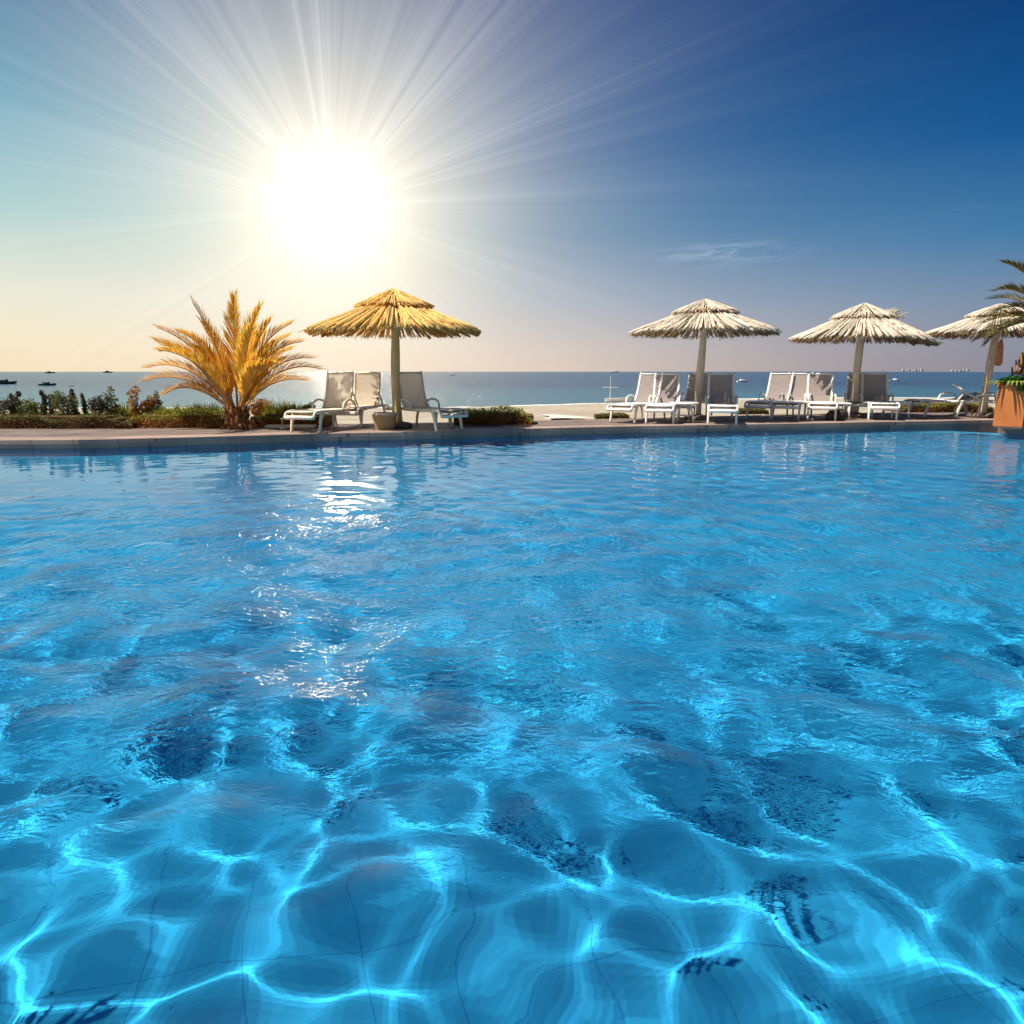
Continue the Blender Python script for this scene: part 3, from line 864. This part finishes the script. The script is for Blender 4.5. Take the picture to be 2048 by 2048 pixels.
# wicker basket by the glare-tinted umbrella
p = at_y(766, 743, 12.5)
root = thing('wicker_basket', 'tan wicker basket standing at the foot of the glare-tinted umbrella', 'basket', (p.x, 12.5, .001), R(8))
b = MB()
for k in range(9):
    z = .012 + k * .031; s = .135 + .045 * k / 8
    pts = [(s * 1.15 * math.copysign(abs(math.cos(a)) ** .6, math.cos(a)), s * math.copysign(abs(math.sin(a)) ** .6, math.sin(a)), z) for a in [2 * PI * i / 28 for i in range(29)]]
    b.tube(pts, .017, 6, cap=False)
b.lathe([(0, .002), (.14, .002), (.17, .24), (.16, .25), (0, .2)], 24)
b.build('basket_body', m_wicker, root, True)
b = MB(); pts = [(.2 * math.cos(2 * PI * i / 28) * 1.05, .185 * math.sin(2 * PI * i / 28), .29) for i in range(29)]
b.tube(pts, .018, 6, cap=False); b.build('rim', m_cream, root, True)
# dark bag
p = at_y(1672, 743, 15.2)
root = thing('beach_bag', 'dark brown beach bag lying on the deck beside the tatty umbrella pole', 'bag', (p.x, 15.0, .001), R(20))
b = MB(); b.lathe([(0, 0), (.17, .0), (.2, .05), (.19, .15), (.15, .2), (.08, .23), (0, .235)], 18)
b.v = [(x * 1.35, y * .75, z * (1 + .12 * math.sin(9 * x))) for x, y, z in b.v]
b.build('bag_body', m_darkbag, root, True)
for s in (-1, 1):
    b = MB(); b.tube(rounded_path([(-.12, s * .04, .2), (-.07, s * .06, .31), (.07, s * .06, .31), (.12, s * .04, .2)]), .01, 6); b.build('handle', m_darkbag, root, True)
# garden lamp and slab in front of the left hedge
p = at_y(558, 743, 12.75)
root = thing('garden_light', 'small white path light on a stem in front of the hedge right of the palm', 'garden light', (p.x, 12.75, .0))
b = MB(); b.lathe([(0, 0.001), (.06, .001), (.06, .02), (.02, .04), (.0, .04)], 16); b.build('base', m_cream, root, True)
b = MB(); b.tube([(0, 0, .03), (0, 0, .17)], .009, 8); b.build('stem', m_cream, root, True)
b = MB(); b.lathe([(0, .16), (.035, .165), (.03, .19), (0, .205)], 16); b.build('lamp_head', m_cream, root, True)
p = at_y(572, 743, 12.85)
b = MB(); b.box((p.x, 12.95, .03), (.92, .16, .06), bev=.012)
o = b.build('stone_edging', m_cream); tag(o, 'long pale stone edging block on the deck between palm and first lounger', 'edging stone')

# hanging orange cloth under the right umbrella
p = at_y(2000, 700, 15.6)
b = MB(); b.lathe([(0, -.34), (.045, -.335), (.075, -.28), (.085, -.1), (.06, .05), (.04, .16), (.015, .24), (0, .25)], 18)
b.v = [(x * (1 + .18 * math.sin(z * 17)), y * .7, z) for x, y, z in b.v]
o = b.build('hanging_cloth', m_orange_cloth, None, True); o.location = (p.x, 15.6, p.z); tag(o, 'orange cloth hanging from the eaves of the rightmost umbrella', 'cloth')
bb = MB(); bb.tube([(0, 0, .24), (.0, .0, 1.83 - p.z)], .006, 5); s_ = bb.build('string', m_pole, o)

# ------------------------------------------------------------------ palms
def frond_mb(rnd, p0, az, e0, L, droop, roll=0, leaf=.42, dens=70, start=.20, lw=1.0):
    """returns rachis MB and leaflet MB"""
    ra = MB(); lf = MB()
    pts = []; dirs = []; p = Vector(p0); ns = 18; az_ = az
    curl = rnd.uniform(-.25, .25)
    for i in range(ns + 1):
        s = i / ns
        e = e0 - droop * s ** 1.6
        d = Vector((math.cos(az_) * math.cos(e), math.sin(az_) * math.cos(e), math.sin(e)))
        pts.append(p.copy()); dirs.append(d)
        p = p + d * (L / ns); az_ += curl / ns
    ra.tube(pts, [.020 * (1 - .8 * i / ns) + .003 for i in range(ns + 1)], 5, flat=.6)
    for k in range(dens):
        s = start + (1 - start) * (k + rnd.random() * .6) / dens
        f = s * ns; i = min(ns - 1, int(f)); q = pts[i].lerp(pts[i + 1], f - i); d = dirs[i]
        side = d.cross(Vector((0, 0, 1)))
        if side.length < .1: side = Vector((math.sin(az), -math.cos(az), 0))
        side.normalize(); up = side.cross(d).normalized()
        env = max(.25, min(1, (s - start) / .18 + .35)) * (1 - .55 * max(0, (s - .65) / .35))
        for sg in (-1, 1):
            ll = leaf * env * rnd.uniform(.8, 1.12)
            an = R(rnd.uniform(30, 46)) * (1 - .45 * s)
            dd = (d * math.cos(an) + (side * sg * math.cos(R(32)) + up * math.sin(R(rnd.uniform(18, 46)))) * math.sin(an)).normalized()
            w = (up * .9 + d * .2).cross(dd).normalized() * rnd.uniform(.010, .016) * lw
            m1 = q + dd * ll * .5 + up * .01; m2 = q + dd * ll + Vector((0, 0, -.05 * ll * rnd.uniform(0, 2.2)))
            lf.add([q - w * .5, q + w * .5, m1 + w, m1 - w, m2], [(0, 1, 2, 3), (3, 2, 4)])
    return ra, lf
def boots(b, rnd, r, h, n):
    for k in range(n):
        z = h * k / n; a = k * 2.399 + rnd.uniform(-.2, .2)
        rr_ = r * (1 - .25 * z / h)
        p = Vector((rr_ * math.cos(a), rr_ * math.sin(a), z)); d = Vector((math.cos(a) * .55, math.sin(a) * .55, 1)).normalized()
        b.tube([p, p + d * .09, p + d * rnd.uniform(.12, .2)], [.045, .035, .018], 5, flat=.45, side=(-math.sin(a), math.cos(a), 0))

def bushy_palm():
    Y = 12.75; c = at_y(468, 743, Y); rnd = random.Random(4)
    root = thing('palm_tree', 'bushy palm with golden glare painted on its arching fronds rising from the deck by the hedge', 'palm tree', (c.x, Y, 0))
    b = MB(); b.lathe([(.0, 0), (.17, 0), (.19, .05), (.17, .16), (.14, .28), (.08, .36), (0, .38)], 16)
    boots(b, rnd, .16, .36, 60)
    for k in range(16):
        a = rnd.uniform(0, 2 * PI); q = .16
        b.tube([(q * math.cos(a), q * math.sin(a), .06), (1.5 * q * math.cos(a), 1.5 * q * math.sin(a), .09), (rnd.uniform(1.8, 2.4) * q * math.cos(a), rnd.uniform(1.8, 2.4) * q * math.sin(a), .02)], [.03, .025, .01], 5)
    b.build('trunk', m_trunk, root, True)
    spec = []
    # the fronds the photograph shows in outline: (azimuth deg, start elevation deg, length, droop deg)
    spec += [(178, 56, 1.95, 66), (172, 66, 1.95, 62), (186, 48, 1.75, 62), (176, 40, 1.55, 60), (168, 76, 2.0, 52), (190, 72, 2.05, 44), (200, 84, 2.1, 18), (100, 88, 2.2, 10),
             (0, 54, 1.9, 62), (8, 62, 1.85, 60), (-8, 70, 1.95, 56), (4, 78, 2.05, 46), (-14, 46, 1.55, 50), (-20, 84, 2.05, 26), (60, 86, 1.9, 25)]
    for k in range(17):
        spec.append((rnd.uniform(0, 360), rnd.uniform(48, 86), rnd.uniform(1.45, 1.95), rnd.uniform(22, 58)))
    for (az, e, L, dr) in spec:
        a = R(az); ra, lf = frond_mb(rnd, (.07 * math.cos(a), .07 * math.sin(a), .30), a, R(e), L * .94, R(dr * 1.12 + 6), dens=84, lw=.75)
        fo = lf.build('frond', m_frond_glare, root); ra.build('stem', m_rachis, fo, True)
    return root
bushy_palm()

def planter_palm(px, Y):
    c = at_y(px, 743, Y); rnd = random.Random(9)
    root = thing('planted_palm', 'green palm in the terracotta planter reaching in from the right edge', 'palm tree', (c.x, Y, .62))
    b = MB()
    b.tube([(.14, 0, -.26), (.27, .02, .55), (.46, 0, 1.05)], [.13, .11, .10], 12); b2 = MB(); boots(b2, rnd, .11, 1.05, 70); b.add([(x + .44 * z, y, z) for x, y, z in b2.v], b2.f)
    b.build('trunk', m_trunk, root, True)
    for (az, e, L, dr) in [(180, 48, 1.30, 70), (186, 30, 1.05, 60), (172, 66, 1.45, 60), (200, 8, 1.15, 40), (176, -2, 1.1, 36), (165, 14, 1.05, 45), (215, 40, 1.2, 70), (230, 10, 1.0, 50), (150, 20, 1.1, 50)] + \
            [(rnd.uniform(-150, 150), rnd.uniform(0, 80), rnd.uniform(.9, 1.4), rnd.uniform(30, 80)) for _ in range(14)]:
        a = R(az); ra, lf = frond_mb(rnd, (.46 + .05 * math.cos(a), .05 * math.sin(a), 1.0), a, R(e), L, R(dr), leaf=.32, dens=44)
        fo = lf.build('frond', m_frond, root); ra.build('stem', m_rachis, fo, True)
    return root

# terracotta planter on the corner of the coping
PY = 12.35
pc = on_plane(2047, 860, 0)
root = thing('planter', 'square terracotta planter standing on the pool corner at the right edge', 'planter', (pc.x, pc.y + .34, .016), R(42))
m_terra = mat_noise('terracotta', (.40, .115, .028), (.50, .17, .045), 3, .8, .3, 20)
b = MB()
hw, hw2, H = .225, .225, .72
vs = [Vector((sx * hw, sy * hw, .03)) for sx, sy in ((-1, -1), (1, -1), (1, 1), (-1, 1))] + [Vector((sx * hw2, sy * hw2, H)) for sx, sy in ((-1, -1), (1, -1), (1, 1), (-1, 1))]
b.add(vs, [(0, 1, 5, 4), (1, 2, 6, 5), (2, 3, 7, 6), (3, 0, 4, 7), (3, 2, 1, 0)])
b.build('planter_body', m_terra, root)
b = MB()
for (cx, cy, dx_, dy_) in ((0, -hw2 + .02, 2 * hw2 + .06, .07), (0, hw2 - .02, 2 * hw2 + .06, .07), (-hw2 + .02, 0, .07, 2 * hw2 - .11), (hw2 - .02, 0, .07, 2 * hw2 - .11)):
    b.box((cx, cy, H + .04), (dx_, dy_, .08), bev=.012)
b.build('rim', m_terra, root)
b = MB(); b.box((0, 0, .02), (2 * hw - .03, 2 * hw - .03, .04)); b.build('foot', m_cop, root)
b = MB(); b.box((0, 0, H - .02), (2 * hw2 - .06, 2 * hw2 - .06, .04)); b.build('soil', m_darkbag, root)
pcx, pcy = pc.x, pc.y + .34

def leaves(b, rnd, centre, rad, n, size, shape='round'):
    cx, cy, cz = centre; rx, ry, rz_ = rad
    for _ in range(n):
        while True:
            x, y, z = rnd.uniform(-1, 1), rnd.uniform(-1, 1), rnd.uniform(-1, 1)
            if shape == 'cone':
                z = (z + 1) / 2; lim = (1 - z) ** .8 * (.75 + .25 * math.sin(z * 26))
                if math.hypot(x, y) <= lim: z = z * 2 - 1; break
            elif shape == 'box': break
            elif x * x + y * y + z * z <= 1 and rnd.random() < (x * x + y * y + z * z) + .25: break
        c = Vector((cx + x * rx, cy + y * ry, cz + z * rz_))
        u = Vector((rnd.uniform(-1, 1), rnd.uniform(-1, 1), rnd.uniform(-1, 1))).normalized()
        w = u.cross(Vector((rnd.uniform(-1, 1), rnd.uniform(-1, 1), rnd.uniform(-1, 1)))).normalized()
        s = size * rnd.uniform(.6, 1.3)
        b.add([c - u * s, c + w * s * .35, c + u * s, c - w * s * .35], [(0, 1, 2, 3)])

# leafy plant spilling over the planter
rnd = random.Random(31)
root = thing('trailing_plant', 'lush green leafy plant spilling over the rim of the terracotta planter', 'plant', (pcx, pcy, .80))
b = MB(); leaves(b, rnd, (0, 0, .02), (.30, .30, .11), 1000, .045); leaves(b, rnd, (.1, -.25, -.05), (.25, .18, .14), 600, .05)
b.build('foliage', m_leaf_lush, root)
b = MB()
for k in range(26):
    a = rnd.uniform(R(120), R(300)); r0 = .2
    p0 = Vector((r0 * math.cos(a), r0 * math.sin(a), .03)); p1 = p0 + Vector((math.cos(a) * .22, math.sin(a) * .22, .03)); p2 = p1 + Vector((math.cos(a) * .12, math.sin(a) * .12, -.09))
    w = Vector((-math.sin(a), math.cos(a), 0)) * .016
    b.add([p0 - w, p0 + w, p1 + w, p1 - w, p2], [(0, 1, 2, 3), (3, 2, 4)])
b.build('long_leaves', m_leaf_yel, root)
# the palm grows out of the same planter
def _pp():
    r_ = planter_palm(2075, pcy); r_.location = (pcx + .05, pcy + .02, .92)
_pp()

# ------------------------------------------------------------------ hedges and shrubs
def hedge(x0, x1, px_is, Y0, depth, h, seed, label, top_m, dry_m, dens=1.0, ybend=0.0):
    rnd = random.Random(seed)
    xa = at_y(x0, 743, Y0).x; xb = at_y(x1, 743, Y0).x; cx = (xa + xb) / 2; L = xb - xa
    root = thing('hedge', label, 'hedge', (cx, Y0 + depth / 2, 0))
    b = MB(); t_ = MB()
    n = int(5200 * L * dens / 3)
    for _ in range(n):
        u = rnd.random(); x = (u - .5) * L
        hh = h * (.86 + .14 * math.sin(x * 2.3 + seed) + .10 * math.sin(x * 6.1)) * min(1, .35 + 5 * min(u, 1 - u))
        yb = ybend * u
        face = rnd.random()
        if face < .55: y = -depth / 2 + rnd.uniform(-.03, .05) + .04 * math.sin(x * 5); z = rnd.uniform(.0, hh)
        else: y = rnd.uniform(-depth / 2, depth / 2); z = hh + rnd.uniform(-.05, .025)
        tgt = t_ if z > hh * .72 + rnd.uniform(-.04, .04) else b
        c = Vector((x, y + yb, z)); s = rnd.uniform(.012, .03)
        uu = Vector((rnd.uniform(-1, 1), rnd.uniform(-1, 1), rnd.uniform(-1, 1))).normalized(); ww = uu.cross(Vector((rnd.uniform(-1, 1), rnd.uniform(-1, 1), rnd.uniform(-1, 1)))).normalized()
        tgt.add([c - uu * s, c + ww * s * .4, c + uu * s, c - ww * s * .4], [(0, 1, 2, 3)])
    # woody core so that nothing shines through
    core = MB(); seg = max(4, int(L / .25))
    for i in range(seg):
        u = (i + .5) / seg
        k = min(1, .35 + 5 * min(u, 1 - u)); hh = h * .78 * k
        core.box(((u - .5) * L, ybend * u + .02, hh / 2), (L / seg * 1.0 + .001, depth - .08, hh))
    core.build('woody_core', m_dry, root)
    b.build('dry_twigs', dry_m, root); t_.build('green_top', top_m, root)
    return root
hedge(-220, 250, 0, 12.75, 1.1, .27, 3, 'long low brown hedge with green top at the left edge of the deck', m_leaf, m_dry, .9)
hedge(236, 440, 0, 12.9, 1.0, .29, 13, 'low rust brown hedge just left of the bushy palm', m_leaf_yel, m_dry_gold)
hedge(492, 640, 0, 13.1, 1.0, .29, 23, 'low golden brown hedge between the palm and the first lounger', m_leaf_yel, m_dry_gold)
hedge(905, 1068, 0, 13.7, .9, .29, 33, 'bright green hedge right of the glare-tinted umbrella, beside the pale path', m_leaf_yel, m_dry_gold)
hedge(1195, 1262, 0, 15.6, .5, .10, 43, 'very low brown plant strip left of the neat white umbrella', m_leaf, m_dry, 2.5)
hedge(1480, 1545, 0, 17.2, .5, .12, 53, 'very low brown plant strip between the two rows of white loungers', m_leaf, m_dry, 2.5)
hedge(1812, 2000, 0, 17.9, .9, .26, 63, 'pale green hedge behind the loungers of the rightmost umbrella', m_leaf_yel, m_dry)

def shrub(px, top_py, Y, w, kind, mat, label, seed):
    rnd = random.Random(seed); top = at_y(px, top_py, Y)
    h = top.z
    root = thing({'cone': 'conifer', 'round': 'shrub', 'tuft': 'grass_clump', 'tall': 'shrub'}[kind], label, {'cone': 'conifer', 'round': 'shrub', 'tuft': 'grass clump', 'tall': 'shrub'}[kind], (top.x, Y, 0))
    b = MB(); z0 = .12; w *= 1.25
    if kind == 'cone':
        leaves(b, rnd, (0, 0, z0 + (h - z0) / 2), (w, w, (h - z0) / 2), 1100, .028, 'cone')
    elif kind == 'round':
        for k in range(6):
            a = rnd.uniform(0, 6.28); q = w * .5
            leaves(b, rnd, (q * math.cos(a), q * math.sin(a) * .5, z0 + (h - z0) * rnd.uniform(.3, .72)), (w * .5, w * .4, (h - z0) * .26), 150, .026)
        leaves(b, rnd, (0, 0, z0 + (h - z0) * .4), (w * .8, w * .5, (h - z0) * .36), 300, .028)
    elif kind == 'tall':
        n = 7
        for k in range(n):
            z = z0 + (h - z0) * (k + .5) / n; q = w * (1 - .4 * k / n) * rnd.uniform(.5, 1)
            leaves(b, rnd, (rnd.uniform(-.3, .3) * w, 0, z), (q * .7, q * .7, (h - z0) / n * .8), 110, .026)
    elif kind == 'tuft':
        for _ in range(420):
            a = rnd.uniform(0, 2 * PI); r_ = w * rnd.random() ** .6; q = Vector((r_ * math.cos(a), r_ * .5 * math.sin(a), z0))
            hh = (h - z0) * rnd.uniform(.5, 1.05) * (1 - .45 * r_ / w); o_ = Vector((math.cos(a) * hh * rnd.uniform(.1, .5), math.sin(a) * .2, hh))
            ww = Vector((rnd.uniform(-1, 1), rnd.uniform(-1, 1), 0)).normalized() * .007
            b.add([q - ww, q + ww, q + o_ * .55 + Vector((0, 0, .03)) + ww, q + o_ * .55 + Vector((0, 0, .03)) - ww, q + o_], [(0, 1, 2, 3), (3, 2, 4)])
    b.build('foliage', mat, root)
    b = MB()
    for k in range(5 if kind != 'cone' else 1):
        a = rnd.uniform(0, 6.28); q = w * .4 if kind != 'cone' else 0
        b.tube([(0, 0, 0), (q * .5 * math.cos(a), q * .4 * math.sin(a), h * .4), (q * math.cos(a), q * .6 * math.sin(a), h * .75)], [.016, .011, .005], 5)
    b.build('stem', m_stem, root, True)
Yb = 14.6
SH = [
    (10, 785, .26, 'round', m_leaf_dark, 'dark rounded shrub cut by the left edge of the picture'),
    (22, 788, .08, 'tall', m_leaf, 'thin upright shrub next to the dark one at the left edge'),
    (34, 784, .12, 'tall', m_leaf_dark, 'dark upright shrub, third from the left edge'),
    (56, 792, .22, 'round', m_leaf, 'green shrub with a gap under it, in line below the nearest dark boat'),
    (85, 782, .09, 'tall', m_leaf_dark, 'narrow dark shrub leaning up in front of the masted boat'),
    (102, 790, .12, 'tall', m_leaf_dark, 'dark bushy stem left of the large grey round shrub'),
    (126, 777, .22, 'round', m_leaf, 'large grey green round shrub on the left hedge'),
    (147, 780, .12, 'tall', m_dry, 'brown column shaped shrub right of the grey round one'),
    (166, 788, .07, 'tall', m_leaf, 'wispy little shrub between brown column and conifer group'),
    (192, 781, .20, 'round', m_leaf_dark, 'brown green shrub immediately left of the pointed conifer'),
    (219, 762, .20, 'cone', m_leaf, 'tallest pointed conifer standing out above the left shrubs'),
    (246, 796, .20, 'tuft', m_leaf_yel, 'yellow green grass clump right of the pointed conifer'),
    (266, 774, .16, 'tall', m_dry_gold, 'rusty upright shrub halfway between the two conifers'),
    (291, 786, .15, 'round', m_dry_gold, 'low reddish shrub touching the small conifer'),
    (312, 776, .16, 'cone', m_leaf_dark, 'small pointed conifer closest to the palm'),
    (338, 802, .22, 'tuft', m_leaf_yel, 'low pale grass clump just right of the small conifer'),
    (372, 801, .32, 'tuft', m_leaf_yel, 'wide green grass clump left of the palm stems'),
    (410, 793, .28, 'tuft', m_leaf, 'tall dark green grass clump touching the palm on its left'),
    (520, 794, .20, 'round', m_dry_gold, 'brown shrub touching the palm on its right'),
    (552, 790, .28, 'tuft', m_leaf_yel, 'bright yellow green grass clump right of the palm'),
    (590, 797, .22, 'tuft', m_leaf_yel, 'small bright grass clump right above the pale edging block'),
    (615, 801, .14, 'round', m_leaf_yel, 'small sunlit shrub beside the first lounger'),
]
for i, (px, ty, w, kd, mt, lab) in enumerate(SH):
    shrub(px, ty, (13.4 if px < 480 else 13.7) + (i % 3) * .12, w, kd, mt, lab, 100 + i)

# ------------------------------------------------------------------ boats on the sea
m_hull_dark = mat_noise('dark_hull', (.02, .03, .04), (.05, .06, .07), 3, .4)
m_hull_white = mat_noise('white_hull', (.7, .7, .68), (.82, .82, .8), 3, .35)
def sea_pt(px, py): return on_plane(px, py, SEA)
def hull(L, W_, H_):
    b = MB(); n = 12; secs = []
    for i in range(n + 1):
        s = i / n; x = (s - .5) * L
        w = W_ / 2 * (1 - max(0, (s - .45) / .55) ** 2.2) * (.85 + .15 * min(1, s * 3)); w = max(w, .01)
        top = H_ * (.8 + .35 * s * s); kee = -H_ * .25 * (1 - max(0, (s - .7) / .3) ** 2) + (max(0, (s - .8) / .2)) * H_ * .4
        secs.append([(x, -w, top), (x, -w * .8, top * .35), (x, 0, kee), (x, w * .8, top * .35), (x, w, top)])
    vs = [p for s_ in secs for p in s_]; fs = []
    for i in range(n):
        for k in range(4): fs.append((i * 5 + k, i * 5 + k + 1, i * 5 + 5 + k + 1, i * 5 + 5 + k))
        fs.append((i * 5 + 4, i * 5, i * 5 + 5, i * 5 + 9))
    fs.append((0, 1, 2, 3, 4)); b.add(vs, fs); return b
def boat(px, py, L, rz, label, dark=True, mast=0, cabin=True, outrig=False):
    p = sea_pt(px, py)
    if outrig: p.z = SEA + .25
    root = thing('boat', label, 'boat', (p.x, p.y, p.z), R(rz))
    m = m_hull_dark if dark else m_hull_white
    hull(L, L * .3, L * .12).build('hull', m, root)
    if cabin:
        b = MB(); b.box((-L * .08, 0, L * .16), (L * .3, L * .18, L * .12), bev=L * .02); b.build('cabin', m, root)
    if mast:
        b = MB(); b.tube([(-L * .3, 0, L * .1), (-L * .3, 0, mast)], [L * .012, L * .006], 6); b.build('mast', m, root)
        b = MB(); b.tube([(-L * .3 - mast * .32, 0, mast * .55), (-L * .3 + mast * .32, 0, mast * .55)], L * .007, 6); b.build('boom', m, root)
    return root
boat(12, 768, 4.6, 3, 'dark motorboat on the sea cut by the left edge of the picture')
boat(96, 771, 3.2, 2, 'dark boat with a short mast on the sea above the left shrubs', mast=.95)
boat(100, 746.5, 14, 10, 'tiny dark boat near the horizon above the masted boat')
boat(216, 745.5, 20, 0, 'tiny boat on the horizon above the pointed conifer')
boat(143, 772.5, .9, 0, 'very small float-like boat right of the masted boat', cabin=False)
boat(904, 750.5, 5, 20, 'tiny white boat near the horizon right of the glare-tinted umbrella', dark=False)
boat(1229, 744.8, 25, 0, 'tiny white boat on the horizon above the beached dinghy', dark=False)
boat(1236, 808, 2.2, -8, 'white dinghy with a bare mast drawn up at the water edge', dark=False, mast=2.0, cabin=False, outrig=True)
boat(1485, 764, 3.2, 18, 'small white boat right of the neat white umbrella', dark=False)
boat(1791, 762, 3.0, -15, 'small white boat right of the tatty umbrella row', dark=False)
# sailing boat far out at the right
p = sea_pt(2034, 746.5)
root = thing('sailing_boat', 'far white sailing boat on the horizon above the planter', 'sailing boat', (p.x, p.y, SEA))
hull(8, 2.4, .9).build('hull', m_hull_white, root)
b = MB(); b.tube([(0, 0, .5), (0, 0, 9)], .06, 6); b.build('mast', m_hull_white, root)
b = MB(); b.add([(.1, 0, 1), (-3.2, .3, 1.2), (.1, 0, 8.6), (.1, .05, 1), (-3.2, .35, 1.2), (.1, .05, 8.6)], [(0, 1, 2), (5, 4, 3), (0, 3, 4, 1), (1, 4, 5, 2), (2, 5, 3, 0)])
b.add([(.2, 0, 1), (3.3, .2, 1.0), (.2, 0, 7.6), (.2, .05, 1), (3.3, .25, 1.0), (.2, .05, 7.6)], [(0, 1, 2), (5, 4, 3), (0, 3, 4, 1), (1, 4, 5, 2), (2, 5, 3, 0)])
b.build('sail', m_hull_white, root)

# ------------------------------------------------------------------ far shore with hotel blocks
m_far = mat_noise('far_white_wall', (.42, .42, .44), (.52, .52, .53), .02, .9)
m_farw = mat_noise('far_window_band', (.14, .16, .2), (.2, .22, .25), .02, .5)
m_land = mat_noise('far_land', (.10, .12, .13), (.16, .17, .17), .01, .9)
FY = 7000
def far_block(px, w, h, z0, label):
    x = (px - 1024) / FPX * (FY * .98)
    root = thing('hotel_block', label, 'building', (x, FY + 30, SEA + z0), 0, 'white hotel blocks on the far shore')
    k = FY / FPX; W_ = w * k; H_ = h * k
    b = MB(); b.box((0, 0, H_ / 2), (W_, 20, H_)); b.box((W_ * .1, 0, H_ + 1.6), (W_ * .4, 10, 3.2)); b.build('wall', m_far, root)
    n = max(2, int(H_ / 6))
    for i in range(n):
        q = MB(); q.box((0, -10.3, H_ * (i + .6) / n), (W_ * .86, .6, H_ / n * .3)); q.build('window_band', m_farw, root)
fb = [(1810, 4, 4.5), (1816, 3, 3), (1822, 5, 3.6), (1829, 3, 2.6), (1835, 5, 4), (1841, 3, 3), (1847, 4, 5), (1909, 4, 3.4), (1917, 5, 2.6), (1925, 6, 2.8), (1932, 4, 3.6), (1939, 4, 4.6)]
names = ['first block from the left in the left far cluster', 'second block of the left far cluster', 'third block of the left far cluster, wide', 'small middle block of the left far cluster',
         'fifth block of the left far cluster, wide', 'small block next to last of the left far cluster', 'tallest block closing the left far cluster on the right',
         'first block of the right far cluster', 'low second block of the right far cluster', 'wide low third block of the right far cluster', 'fourth block of the right far cluster', 'tall block closing the right far cluster']
for (px, w, h), nm in zip(fb, names): far_block(px, w, h, 3, 'tiny white hotel on the horizon, ' + nm)
b = MB(); xs_ = np.linspace(1560, 2300, 60); pv = []
for i, px in enumerate(xs_):
    x = (px - 1024) / FPX * FY; hh = 3 + 5 * math.sin(math.pi * i / 59) * (.7 + .3 * math.sin(i * 1.3))
    pv += [(x, FY, SEA - 2), (x, FY + 40, SEA + hh), (x, FY + 400, SEA + hh)]
b.add(pv, [(3 * i + k, 3 * i + 3 + k, 3 * i + 4 + k, 3 * i + 1 + k) for i in range(59) for k in (0, 1)])
tag(b.build('far_headland', m_land), kind='structure')
